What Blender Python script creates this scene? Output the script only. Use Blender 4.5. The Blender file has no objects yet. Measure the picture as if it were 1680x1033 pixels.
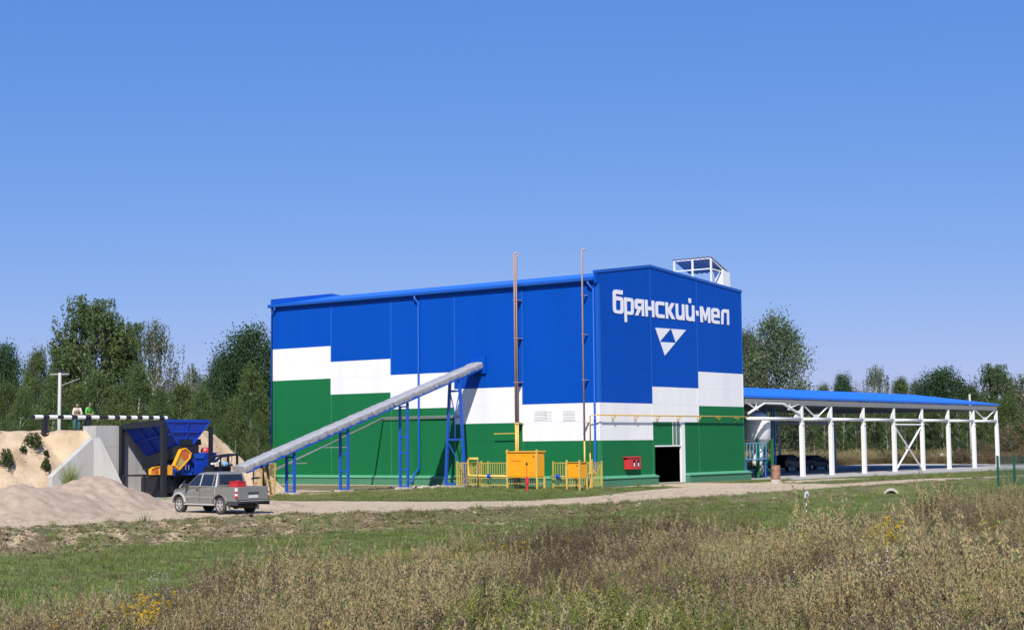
import bpy, bmesh, math, random
import numpy as np
from math import sin, cos, pi, radians, sqrt, atan2, hypot
from mathutils import Vector, Matrix, noise

S = bpy.context.scene
COL = S.collection

# ------------------------------------------------------------------ camera
# World axes: +X runs along the gable wall (away to the right), +Y along the long wall (away to the left).
F_PX, PITCH, ROLL, YAW, CAMZ = 2613.16, radians(4.5697), radians(-0.61), radians(37.3537), 2.96
_M = np.array([[sin(YAW), cos(YAW), 0], [-cos(YAW), sin(YAW), 0], [0, 0, 1.0]])
_fw = np.array([0, cos(PITCH), sin(PITCH)]); _up = np.array([0, -sin(PITCH), cos(PITCH)]); _rt = np.array([1.0, 0, 0])
CR = _M @ (_rt * cos(ROLL) + _up * sin(ROLL)); CU = _M @ (-_rt * sin(ROLL) + _up * cos(ROLL)); CF = _M @ _fw
cam_d = bpy.data.cameras.new('camera'); cam = bpy.data.objects.new('camera', cam_d); COL.objects.link(cam)
cam_d.sensor_width = 36; cam_d.lens = 36 * F_PX / 1680; cam_d.clip_start = 0.3; cam_d.clip_end = 4000
cam.matrix_world = Matrix(((CR[0], CU[0], -CF[0], 0), (CR[1], CU[1], -CF[1], 0), (CR[2], CU[2], -CF[2], CAMZ), (0, 0, 0, 1)))
S.camera = cam

# ------------------------------------------------------------------ sky, sun, exposure
SUN_EL = radians(46)
_az = radians(4)                                   # light travels 4 degrees to the right of the view direction
_h = np.array([sin(YAW) * 0 + cos(_az) * CF[0] + sin(_az) * CR[0], cos(_az) * CF[1] + sin(_az) * CR[1]]); _h /= np.linalg.norm(_h)
LDIR = Vector((_h[0] * cos(SUN_EL), _h[1] * cos(SUN_EL), -sin(SUN_EL)))
world = bpy.data.worlds.new('World'); S.world = world; world.use_nodes = True
wn, wl = world.node_tree.nodes, world.node_tree.links
wn.clear()
sky = wn.new('ShaderNodeTexSky'); sky.sky_type = 'NISHITA'; sky.sun_disc = False
sky.sun_elevation = SUN_EL; sky.sun_rotation = atan2(-LDIR.x, -LDIR.y)
sky.altitude = 300; sky.air_density = 1.0; sky.dust_density = 0.2; sky.ozone_density = 3.0
bg = wn.new('ShaderNodeBackground'); bg.inputs[1].default_value = 0.10
wo = wn.new('ShaderNodeOutputWorld')
_sep = wn.new('ShaderNodeSeparateColor'); _com = wn.new('ShaderNodeCombineColor'); wl.new(sky.outputs[0], _sep.inputs[0])
for _i, (_g, _k) in enumerate(((0.994, 0.445), (0.645, 0.441), (0.382, 0.701))):   # camera colour response of a clear blue sky, the same everywhere
    _p = wn.new('ShaderNodeMath'); _p.operation = 'POWER'; _p.inputs[1].default_value = _g; wl.new(_sep.outputs[_i], _p.inputs[0])
    _m = wn.new('ShaderNodeMath'); _m.operation = 'MULTIPLY'; _m.inputs[1].default_value = _k * 0.1 ** _g / 0.1; wl.new(_p.outputs[0], _m.inputs[0]); wl.new(_m.outputs[0], _com.inputs[_i])
wl.new(_com.outputs[0], bg.inputs[0]); wl.new(bg.outputs[0], wo.inputs[0])
sd = bpy.data.lights.new('sun', 'SUN'); sd.energy = 4.6; sd.angle = radians(0.53); sd.color = (1.0, 0.95, 0.87)
so = bpy.data.objects.new('sun', sd); COL.objects.link(so)
so.rotation_euler = LDIR.to_track_quat('-Z', 'Y').to_euler(); so.location = (0, 0, 60)
S.view_settings.view_transform = 'Standard'; S.view_settings.look = 'None'
S.view_settings.exposure = 0.4; S.view_settings.gamma = 1; S.view_settings.use_curve_mapping = False
S.render.engine = 'CYCLES'
S.cycles.max_bounces = 6; S.cycles.diffuse_bounces = 3; S.cycles.glossy_bounces = 2; S.cycles.transparent_max_bounces = 8
S.cycles.transmission_bounces = 4; S.cycles.caustics_reflective = False; S.cycles.caustics_refractive = False

# ------------------------------------------------------------------ helpers
def ray(px, py): return CF + CR * (px - 840) / F_PX - CU * (py - 516.5) / F_PX
def at_y(px, py, y):
    d = ray(px, py); t = y / d[1]; return Vector((d[0] * t, y, CAMZ + d[2] * t))
def at_x(px, py, x):
    d = ray(px, py); t = x / d[0]; return Vector((x, d[1] * t, CAMZ + d[2] * t))
def at_depth(px, py, t):
    d = ray(px, py); return Vector((d[0] * t, d[1] * t, CAMZ + d[2] * t))

OFF = {}
def tag(o, label=None, cat=None, group=None, kind=None):
    if label: o['label'] = label
    if cat: o['category'] = cat
    if group: o['group'] = group
    if kind: o['kind'] = kind
    return o
def thing(name, label, cat, loc=(0, 0, 0), rz=0, group=None, local=False):
    o = bpy.data.objects.new(name, None); COL.objects.link(o)
    o.location = loc; o.rotation_euler = (0, 0, rz); o.empty_display_size = 0.3
    OFF[o.name] = Vector((0, 0, 0)) if local else Vector(loc)
    return tag(o, label, cat, group)
def link_mesh(name, me, parent=None):
    o = bpy.data.objects.new(name, me); COL.objects.link(o)
    if parent is not None:
        o.parent = parent; OFF[o.name] = OFF.get(parent.name, Vector((0, 0, 0)))
    return o
def copy_tree(o, parent=None):
    c = o.copy(); COL.objects.link(c)
    if parent is not None: c.parent = parent
    for ch in list(o.children): copy_tree(ch, c)
    return c

class MB:
    def __init__(s): s.v = []; s.f = []; s.mi = []; s.cur = 0
    def add(s, vs, fs):
        n = len(s.v); s.v += [tuple(v) for v in vs]; s.f += [tuple(i + n for i in f) for f in fs]; s.mi += [s.cur] * len(fs); return s
    def hexa(s, p):
        return s.add(p, [(0, 3, 2, 1), (4, 5, 6, 7), (0, 1, 5, 4), (1, 2, 6, 5), (2, 3, 7, 6), (3, 0, 4, 7)])
    def box(s, a, b):
        x0, y0, z0 = [min(a[i], b[i]) for i in range(3)]; x1, y1, z1 = [max(a[i], b[i]) for i in range(3)]
        return s.hexa([(x0, y0, z0), (x1, y0, z0), (x1, y1, z0), (x0, y1, z0), (x0, y0, z1), (x1, y0, z1), (x1, y1, z1), (x0, y1, z1)])
    def beam(s, p, q, w, h=None, up=(0, 0, 1)):
        h = h or w; p = Vector(p); q = Vector(q); d = (q - p).normalized(); u = Vector(up)
        if abs(d.dot(u)) > 0.98: u = Vector((1, 0, 0))
        r = d.cross(u).normalized() * (w / 2); u = r.normalized().cross(d).normalized() * (h / 2)
        return s.hexa([p - r - u, p + r - u, p + r + u, p - r + u, q - r - u, q + r - u, q + r + u, q - r + u])
    def tube(s, pts, r, n=8, cap=True):
        pts = [Vector(p) for p in pts]; k = len(pts); rs = r if isinstance(r, (list, tuple)) else [r] * k
        base = len(s.v); vs = []; prev = None
        for i, p in enumerate(pts):
            d = (pts[min(i + 1, k - 1)] - pts[max(i - 1, 0)])
            d = d.normalized() if d.length > 1e-9 else Vector((0, 0, 1))
            if prev is None:
                a = Vector((0, 0, 1)) if abs(d.z) < 0.9 else Vector((1, 0, 0)); a = (a - d * a.dot(d)).normalized()
            else:
                a = prev - d * prev.dot(d); a = a.normalized() if a.length > 1e-6 else prev
            prev = a; b = d.cross(a)
            for j in range(n):
                t = 2 * pi * j / n; vs.append(p + (a * cos(t) + b * sin(t)) * rs[i])
        fs = [(i * n + j, i * n + (j + 1) % n, (i + 1) * n + (j + 1) % n, (i + 1) * n + j) for i in range(k - 1) for j in range(n)]
        if cap: fs += [tuple(range(n))[::-1], tuple((k - 1) * n + j for j in range(n))]
        return s.add(vs, fs)
    def lathe(s, c, prof, n=16, axis='z'):
        vs = []; m = len(prof)
        for (r, z) in prof:
            for j in range(n):
                t = 2 * pi * j / n; a, b = r * cos(t), r * sin(t)
                vs.append({'z': (c[0] + a, c[1] + b, c[2] + z), 'y': (c[0] + a, c[1] + z, c[2] + b), 'x': (c[0] + z, c[1] + a, c[2] + b)}[axis])
        fs = [(i * n + j, i * n + (j + 1) % n, (i + 1) * n + (j + 1) % n, (i + 1) * n + j) for i in range(m - 1) for j in range(n)]
        if prof[0] != prof[-1]: fs += [tuple(range(n))[::-1], tuple((m - 1) * n + j for j in range(n))]
        return s.add(vs, fs)
    def prism(s, poly, axis, a, b):
        """poly: 2D points in the two other axes (x: (y,z); y: (x,z); z: (x,y)), extruded from a to b along axis"""
        def P(p, t): return {'x': (t, p[0], p[1]), 'y': (p[0], t, p[1]), 'z': (p[0], p[1], t)}[axis]
        n = len(poly); vs = [P(p, a) for p in poly] + [P(p, b) for p in poly]
        fs = [tuple(range(n))[::-1], tuple(range(n, 2 * n))] + [(i, (i + 1) % n, n + (i + 1) % n, n + i) for i in range(n)]
        return s.add(vs, fs)
    def mesh(s, name, mats, off=Vector((0, 0, 0)), smooth=False, bevel=0):
        me = bpy.data.meshes.new(name)
        me.from_pydata([(v[0] - off.x, v[1] - off.y, v[2] - off.z) for v in s.v], [], s.f)
        bm = bmesh.new(); bm.from_mesh(me)
        bmesh.ops.recalc_face_normals(bm, faces=bm.faces)
        bm.to_mesh(me); bm.free()
        for m in (mats if isinstance(mats, (list, tuple)) else [mats]): me.materials.append(m)
        if len(me.materials) > 1: me.polygons.foreach_set('material_index', s.mi)
        if smooth: me.polygons.foreach_set('use_smooth', [True] * len(me.polygons))
        me.update(); return me
    def build(s, name, mats, parent=None, loc=None, smooth=False, bevel=0):
        off = OFF.get(parent.name, Vector((0, 0, 0))) if parent is not None else Vector(loc or (0, 0, 0))
        o = link_mesh(name, s.mesh(name, mats, off, smooth), parent)
        if parent is None: o.location = off; OFF[o.name] = off
        if smooth == 'auto' or bevel:
            pass
        if bevel:
            m = o.modifiers.new('bevel', 'BEVEL'); m.width = bevel; m.segments = 2; m.limit_method = 'ANGLE'; m.angle_limit = radians(35)
        return o

# ------------------------------------------------------------------ materials
def ng(name):
    m = bpy.data.materials.new(name); m.use_nodes = True; nt = m.node_tree
    return m, nt, nt.nodes['Principled BSDF']
def N(nt, t, **kw):
    n = nt.nodes.new(t)
    for k, v in kw.items(): setattr(n, k, v)
    return n
def mat(name, col, rough=0.6, metal=0.0, var=0.12, vscale=1.5, bump=0.0, bscale=30, spec=0.5, dirt=None, streak=False):
    m, nt, p = ng(name); L = nt.links
    tc = N(nt, 'ShaderNodeTexCoord'); mp = N(nt, 'ShaderNodeMapping'); L.new(tc.outputs['Object'], mp.inputs[0])
    if streak: mp.inputs['Scale'].default_value = (1, 1, 0.12)
    nz = N(nt, 'ShaderNodeTexNoise'); nz.inputs['Scale'].default_value = vscale; nz.inputs['Detail'].default_value = 6; nz.inputs['Roughness'].default_value = 0.65
    L.new(mp.outputs[0], nz.inputs['Vector'])
    mx = N(nt, 'ShaderNodeMix', data_type='RGBA')
    d = dirt or tuple(c * (1 - 2 * var) for c in col)
    rp = N(nt, 'ShaderNodeMapRange'); rp.inputs[1].default_value = 0.35; rp.inputs[2].default_value = 0.75
    rp.inputs[3].default_value = 0; rp.inputs[4].default_value = 1 if not dirt else min(1, var * 4)
    L.new(nz.outputs[0], rp.inputs[0]); L.new(rp.outputs[0], mx.inputs[0])
    mx.inputs[6].default_value = (*col, 1); mx.inputs[7].default_value = (*d, 1)
    L.new(mx.outputs[2], p.inputs['Base Color'])
    p.inputs['Roughness'].default_value = rough; p.inputs['Metallic'].default_value = metal; p.inputs['Specular IOR Level'].default_value = spec
    if bump:
        n2 = N(nt, 'ShaderNodeTexNoise'); n2.inputs['Scale'].default_value = bscale; n2.inputs['Detail'].default_value = 5
        L.new(tc.outputs['Object'], n2.inputs['Vector'])
        b = N(nt, 'ShaderNodeBump'); b.inputs['Strength'].default_value = bump; b.inputs['Distance'].default_value = 0.05
        L.new(n2.outputs[0], b.inputs['Height']); L.new(b.outputs[0], p.inputs['Normal'])
    return m
M = {}
def sheet(name, col, dirt=None):                     # coated sandwich panel: fine horizontal ribs, soft gloss
    m = mat(name, col, 0.5, 0, 0.06, 0.5, dirt=dirt, spec=0.12, streak=True); nt = m.node_tree; L = nt.links; p = nt.nodes['Principled BSDF']
    tc = N(nt, 'ShaderNodeTexCoord'); w = N(nt, 'ShaderNodeTexWave', wave_type='BANDS', bands_direction='Z')
    w.inputs['Scale'].default_value = 3.2; w.inputs['Distortion'].default_value = 0.0
    L.new(tc.outputs['Object'], w.inputs[0]); b = N(nt, 'ShaderNodeBump'); b.inputs['Strength'].default_value = 0.12; b.inputs['Distance'].default_value = 0.004
    L.new(w.outputs['Fac'], b.inputs['Height']); L.new(b.outputs[0], p.inputs['Normal']); return m
BLUE, GREEN, WHITE = (0.001, 0.070, 0.425), (0.011, 0.150, 0.050), (0.80, 0.80, 0.80)
M['blue'] = sheet('blue_panel_paint', BLUE); M['green'] = sheet('green_panel_paint', GREEN); M['white'] = sheet('white_panel_paint', WHITE)
M['blue_trim'] = mat('blue_trim_paint', (0.006, 0.095, 0.46), 0.4, 0, 0.05)
M['green_trim'] = mat('green_trim_paint', (0.02, 0.19, 0.07), 0.45, 0, 0.05)
M['white_trim'] = mat('white_trim_paint', (0.78, 0.78, 0.77), 0.45, 0, 0.03)
M['ledge'] = mat('pale_green_flashing', (0.11, 0.36, 0.21), 0.4, 0, 0.06)
M['plinth'] = mat('green_plinth_render', (0.06, 0.21, 0.115), 0.85, 0, 0.10, 2.5, 0.3, 25)
M['letter'] = mat('white_sign_plastic', (0.80, 0.80, 0.83), 0.4, 0, 0.02)
M['roofblue'] = mat('blue_roof_sheet', (0.015, 0.15, 0.66), 0.38, 0, 0.06, 0.6)
M['steelwhite'] = mat('white_painted_steel', (0.80, 0.79, 0.76), 0.5, 0, 0.05, 1.2, streak=True)
M['steelblue'] = mat('blue_painted_steel', (0.012, 0.085, 0.46), 0.45, 0, 0.12, 2.0)
M['blueladder'] = mat('blue_ladder_paint', (0.03, 0.16, 0.42), 0.5, 0, 0.12)
M['skyblue'] = mat('light_blue_paint', (0.16, 0.42, 0.66), 0.5, 0, 0.1)
M['black'] = mat('black_painted_steel', (0.014, 0.016, 0.022), 0.5, 0, 0.2, 3)
M['hopper'] = mat('hopper_blue_paint', (0.008, 0.05, 0.42), 0.4, 0, 0.15, 1.5)
M['yellow'] = mat('yellow_cabinet_paint', (0.84, 0.36, 0.008), 0.45, 0, 0.06)
M['yellowpipe'] = mat('pale_yellow_pipe_paint', (0.70, 0.46, 0.10), 0.5, 0, 0.12, 2)
M['fenceyel'] = mat('faded_yellow_fence_paint', (0.55, 0.43, 0.09), 0.55, 0, 0.15, 2)
M['salmon'] = mat('faded_salmon_primer', (0.46, 0.32, 0.29), 0.65, 0, 0.15, 0.8, streak=True)
M['red'] = mat('red_paint', (0.62, 0.03, 0.035), 0.4, 0, 0.08)
M['orange'] = mat('orange_paint', (0.62, 0.13, 0.02), 0.5, 0, 0.12)
M['dark'] = mat('dark_void_paint', (0.02, 0.02, 0.022), 0.8, 0, 0.1)
M['inner'] = mat('inner_grey_lining', (0.16, 0.16, 0.17), 0.8, 0, 0.1)
M['concrete'] = mat('cast_concrete', (0.47, 0.465, 0.44), 0.85, 0, 0.12, 1.3, 0.25, 18, streak=True)
M['slab'] = mat('concrete_slab_paving', (0.40, 0.38, 0.35), 0.85, 0, 0.12, 0.7, 0.2, 14)
M['tarp'] = mat('grey_tarpaulin', (0.345, 0.345, 0.355), 0.6, 0, 0.1, 1.6, 0.6, 5)
M['conduit'] = mat('galvanised_conduit', (0.34, 0.34, 0.33), 0.5, 0.3, 0.1)
M['eaveshade'] = mat('shade_toned_eave_steel', (0.24, 0.235, 0.23), 0.6, 0, 0.1)  # eave beam: shade below the roof edge is put into this darker grey
M['rubber'] = mat('black_rubber', (0.022, 0.022, 0.022), 0.8, 0, 0.2, dirt=(0.16, 0.14, 0.12))
M['tyre'] = mat('dusty_tyre_rubber', (0.035, 0.034, 0.033), 0.85, 0, 0.12, 6, dirt=(0.14, 0.13, 0.115))
M['alloy'] = mat('dusty_alloy', (0.55, 0.54, 0.51), 0.4, 0.4, 0.1)
M['carpaint'] = mat('dusty_grey_car_paint', (0.195, 0.198, 0.187), 0.36, 0.15, 0.12, 1.4, dirt=(0.27, 0.255, 0.21))
M['carpale'] = mat('pale_dusty_car_trim', (0.52, 0.51, 0.47), 0.45, 0.1, 0.08)
M['plastic'] = mat('dark_grey_plastic', (0.05, 0.05, 0.053), 0.55, 0, 0.12)
M['glass'] = mat('dark_tinted_glass', (0.018, 0.022, 0.03), 0.06, 0, 0.05, spec=0.8)
M['carblack'] = mat('black_car_paint', (0.004, 0.0045, 0.006), 0.35, 0, 0.1, spec=.25)
M['carnavy'] = mat('navy_car_paint', (0.004, 0.008, 0.03), 0.3, 0, 0.1, spec=.3)
M['plate'] = mat('licence_plate_white', (0.62, 0.61, 0.58), 0.5, 0, 0.1, 8)
M['taillight'] = mat('red_light_lens', (0.55, 0.02, 0.03), 0.15, 0, 0.05)
M['lightclear'] = mat('clear_light_lens', (0.75, 0.70, 0.68), 0.2, 0, 0.05)
M['rust'] = mat('rusty_barrel_steel', (0.22, 0.075, 0.045), 0.8, 0, 0.2, 3.0, 0.4, 20, dirt=(0.42, 0.30, 0.20))
M['gravel'] = mat('crushed_gravel', (0.44, 0.345, 0.26), 0.95, 0, 0.2, 2.2, 1.0, 22, spec=.1, dirt=(0.27, 0.20, 0.145))
M['silo'] = mat('silo_white_paint', (0.78, 0.78, 0.77), 0.4, 0, 0.04)
M['barkwhite'] = mat('birch_bark', (0.60, 0.57, 0.52), 0.85, 0, 0.2, 3.5, dirt=(0.10, 0.09, 0.08))
M['barkgrey'] = mat('grey_bark', (0.16, 0.14, 0.115), 0.9, 0, 0.2, 3)
M['skin'] = mat('skin', (0.42, 0.24, 0.16), 0.6, 0, 0.05)
M['teal'] = mat('teal_work_trousers', (0.025, 0.14, 0.17), 0.85, 0, 0.15, 6)
M['shirtwhite'] = mat('cream_shirt_cloth', (0.60, 0.55, 0.44), 0.85, 0, 0.1, 6)
M['vest'] = mat('brown_vest_cloth', (0.27, 0.18, 0.13), 0.9, 0, 0.2, 9)
M['shirtgreen'] = mat('bright_green_shirt_cloth', (0.10, 0.45, 0.06), 0.85, 0, 0.1, 6)
M['cap'] = mat('purple_grey_cap_cloth', (0.13, 0.11, 0.16), 0.9, 0, 0.1, 6)
M['hair'] = mat('brown_hair', (0.07, 0.035, 0.025), 0.7, 0, 0.2, 9)
M['navycloth'] = mat('navy_work_trousers', (0.02, 0.025, 0.05), 0.9, 0, 0.1)
M['clod'] = mat('dry_earth_clod', (0.255, 0.19, 0.12), 0.95, 0, 0.15, 4, 0.5, 20)
M['stone'] = mat('pale_rubble_stone', (0.52, 0.47, 0.40), 0.9, 0, 0.15, 3, 0.4, 12)
M['meshgreen'] = mat('dark_green_mesh_paint', (0.01, 0.09, 0.055), 0.5, 0, 0.1)
M['yellowmesh'] = mat('dusty_yellow_guard_paint', (0.50, 0.34, 0.10), 0.6, 0, 0.15, 3)

def tint_mat(name, rough=0.75, trans=0.3, rv=0.25, sat=1.0):
    """foliage: colour from the mesh attribute 'tint', varied per object and by a slow noise; thin leaves pass some light"""
    m, nt, p = ng(name); L = nt.links
    at = N(nt, 'ShaderNodeAttribute', attribute_name='tint'); oi = N(nt, 'ShaderNodeObjectInfo')
    hv = N(nt, 'ShaderNodeHueSaturation'); L.new(at.outputs['Color'], hv.inputs['Color'])
    r1 = N(nt, 'ShaderNodeMapRange'); r1.inputs[3].default_value = 1 - rv; r1.inputs[4].default_value = 1 + rv
    L.new(oi.outputs['Random'], r1.inputs[0]); L.new(r1.outputs[0], hv.inputs['Value'])
    r2 = N(nt, 'ShaderNodeMath', operation='MULTIPLY_ADD'); r2.inputs[1].default_value = 0.024; r2.inputs[2].default_value = 0.488
    fr = N(nt, 'ShaderNodeMath', operation='FRACT'); mu = N(nt, 'ShaderNodeMath', operation='MULTIPLY'); mu.inputs[1].default_value = 7.31
    L.new(oi.outputs['Random'], mu.inputs[0]); L.new(mu.outputs[0], fr.inputs[0]); L.new(fr.outputs[0], r2.inputs[0]); L.new(r2.outputs[0], hv.inputs['Hue'])
    hv.inputs['Saturation'].default_value = sat
    L.new(hv.outputs[0], p.inputs['Base Color']); p.inputs['Roughness'].default_value = rough; p.inputs['Specular IOR Level'].default_value = 0.25
    tr = N(nt, 'ShaderNodeBsdfTranslucent'); L.new(hv.outputs[0], tr.inputs[0])
    mx = N(nt, 'ShaderNodeMixShader'); mx.inputs[0].default_value = trans
    L.new(p.outputs[0], mx.inputs[1]); L.new(tr.outputs[0], mx.inputs[2]); L.new(mx.outputs[0], nt.nodes['Material Output'].inputs[0])
    return m
M['leaf'] = tint_mat('tree_foliage', 0.7, 0.3, 0.12)
M['plant'] = tint_mat('meadow_foliage', 0.85, 0.4, 0.16)
M['turf'] = tint_mat('turf_foliage', 0.8, 0.3, 0.22)

# ------------------------------------------------------------------ terrain
def ip(x, pts):
    if x <= pts[0][0]: return pts[0][1]
    for (a, b), (c, d) in zip(pts, pts[1:]):
        if x <= c: return b + (d - b) * (x - a) / (c - a)
    return pts[-1][1]
NEAR = [(0, 54.5), (36, 52), (48, 51.6), (53, 49.4), (57.6, 47), (62.6, 45.7), (71.5, 44.5), (85, 44.2), (104, 44.4), (125, 45), (160, 46)]
FAR = [(59, 80), (60.5, 68), (62.5, 61.5), (64.5, 54.5), (67, 50.2), (74, 50.6), (82, 52.6), (88.4, 53.6), (88.6, 58.6), (96.8, 58.6), (97, 47.6), (112, 47.6), (118, 45.6), (300, 45.6)]
WEED = [(0, 20), (10, 23), (17.5, 25.2), (23.5, 26.6), (32, 28.4), (40, 28.8), (50, 28.3), (60, 28.0), (69, 27.6), (81, 27.2), (110, 26.5), (140, 26), (300, 24)]
def sm(a, b, x):
    t = max(0.0, min(1.0, (x - a) / (b - a))); return t * t * (3 - 2 * t)
def nz(x, y, z=0.0): return noise.noise(Vector((x, y, z)))
def gz(u, v):
    vn = ip(u, NEAR); dep = ip(u, [(0, .8), (48, .75), (60, .5), (75, .3), (160, .25)]); w = ip(u, [(0, 3.6), (50, 3.4), (60, 2.6), (75, 2.2)])
    base = -0.1 * sm(95, 60, u) - 0.05 * sm(100, 160, u) * 4
    b = sm(vn - w, vn + 0.3, v)
    vw = ip(u, WEED)
    low = base - dep + (dep - 0.15) * sm(vw + 9, vw - 1, v) + 0.25 * sm(20, 6, v)
    z = low * (1 - b) + base * b
    near_bank = sm(vn - w - 2.5, vn - w, v) * sm(vn + 0.6, vn - 0.6, v)
    if near_bank > 0:
        amp = near_bank * ip(u, [(0, .22), (52, .22), (66, .10), (90, .05)])
        z += amp * (.8 * nz(u * 1.1, v * 1.1) + 0.75 * nz(u * 2.3 + v, v * 2.3, 3) + 0.5 * abs(nz(u * 4.6, v * 4.6, 6)))
    z += .40 * math.exp(-((u - 93.2) ** 2 + (v - 41.7) ** 2) / 1.6) - .45 * math.exp(-((u - 90.4) ** 2 + (v - 40.4) ** 2) / 1.3)
    if v < vn - w: z += 0.10 * nz(u * .25, v * .25, 7) + 0.03 * nz(u * 1.3, v * 1.3, 2)
    elif u > 36:
        o_ = v - vn; z -= .045 * (math.exp(-((o_ - 1.6 - .3 * nz(u * .1, 0, 3)) / .28) ** 2) + math.exp(-((o_ - 3.3 - .3 * nz(u * .1, 0, 3)) / .28) ** 2)) * (v < ip(u, FAR) or u < 59) * (v < vn + 5)
    if v >= vn - w: z += (0.03 * nz(u * .5, v * .5, 5) + 0.015 * nz(u * 2.2, v * 2.2, 9)) * (0 if (u > 86 and v > 55) else 1)
    return z
def zone(u, v):
    """road, turf, sand, slab-dust weights"""
    vn = ip(u, NEAR); vf = ip(u, FAR); w = ip(u, [(0, 3.6), (50, 3.4), (60, 2.6), (75, 2.2)]); vw = ip(u, WEED)
    road = sm(vn - 0.35, vn + 0.35, v) * (1 - sm(vf - 0.5, vf + 0.5, v)) if u > 59 else sm(vn - 0.35, vn + 0.35, v)
    if u > 97: road = max(road, 0.85 * sm(50.6, 51.2, v) * sm(54.6, 54.0, v) * sm(116, 108, u))
    if u < 97 and v > 90: road *= sm(100, 92, v)
    turf = sm(vw - 1.0, vw + 1.5, v) * sm(vn - w + 1.0, vn - w - 0.8, v)
    if u > 60 and v > vf: turf = max(turf, 0.9 * sm(vf, vf + 0.8, v) * sm(72, 66, v) * (1 - sm(84.5, 86, u) * sm(57, 58.5, v)))
    bank = sm(vn - w - 1, vn - w + 0.5, v) * sm(vn + 0.4, vn - 0.2, v)
    sand = bank * ip(u, [(0, .75), (40, .6), (52, .35), (62, .15), (75, .05)]) * (0.5 + 0.9 * nz(u * .7, v * 1.4, 11) + 0.25)
    if u < 76 and v > 60: sand = max(sand, sm(54, 62, u) * sm(60, 66, v))
    if u > 60 and v > 66: sand = max(sand, .8 * sm(84.9, 85.6, u))
    if bank > 0: turf = max(turf, bank * (0.45 + 1.2 * nz(u * .45, v * .8, 21)) * ip(u, [(0, .7), (58, .8), (68, 1.6), (75, 1.9)]))
    return max(0, min(1, road)), max(0, min(1, turf)), max(0, min(1, sand))
def axis(parts):
    out = [parts[0][0]]
    for a, b, st in parts:
        n = max(1, round((b - a) / st)); out += [a + (b - a) * i / n for i in range(1, n + 1)]
    return out
US = axis([(-900, -200, 100), (-200, -30, 17), (-30, 5, 3), (5, 75, .38), (75, 125, .8), (125, 200, 2.5), (200, 400, 20), (400, 1600, 150)])
VS = axis([(-900, -200, 100), (-200, -30, 17), (-30, 8, 2.5), (8, 40, .8), (40, 56, .21), (56, 80, .7), (80, 140, 4), (140, 400, 20), (400, 1600, 150)])
def grid_mesh(name, US, VS, zf, cf=None, keep=None):
    nu, nv = len(US), len(VS); vs = []; cs = []
    for u in US:
        for v in VS:
            vs.append((u, v, zf(u, v)))
            if cf: cs += [*cf(u, v), 1.0]
    fs = []
    for i in range(nu - 1):
        for j in range(nv - 1):
            if keep and not keep((US[i] + US[i + 1]) / 2, (VS[j] + VS[j + 1]) / 2): continue
            fs.append((i * nv + j, (i + 1) * nv + j, (i + 1) * nv + j + 1, i * nv + j + 1))
    me = bpy.data.meshes.new(name); me.from_pydata(vs, [], fs)
    if cf:
        a = me.color_attributes.new('zone', 'FLOAT_COLOR', 'POINT'); a.data.foreach_set('color', cs)
    me.polygons.foreach_set('use_smooth', [True] * len(fs)); me.update(); return me
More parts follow.
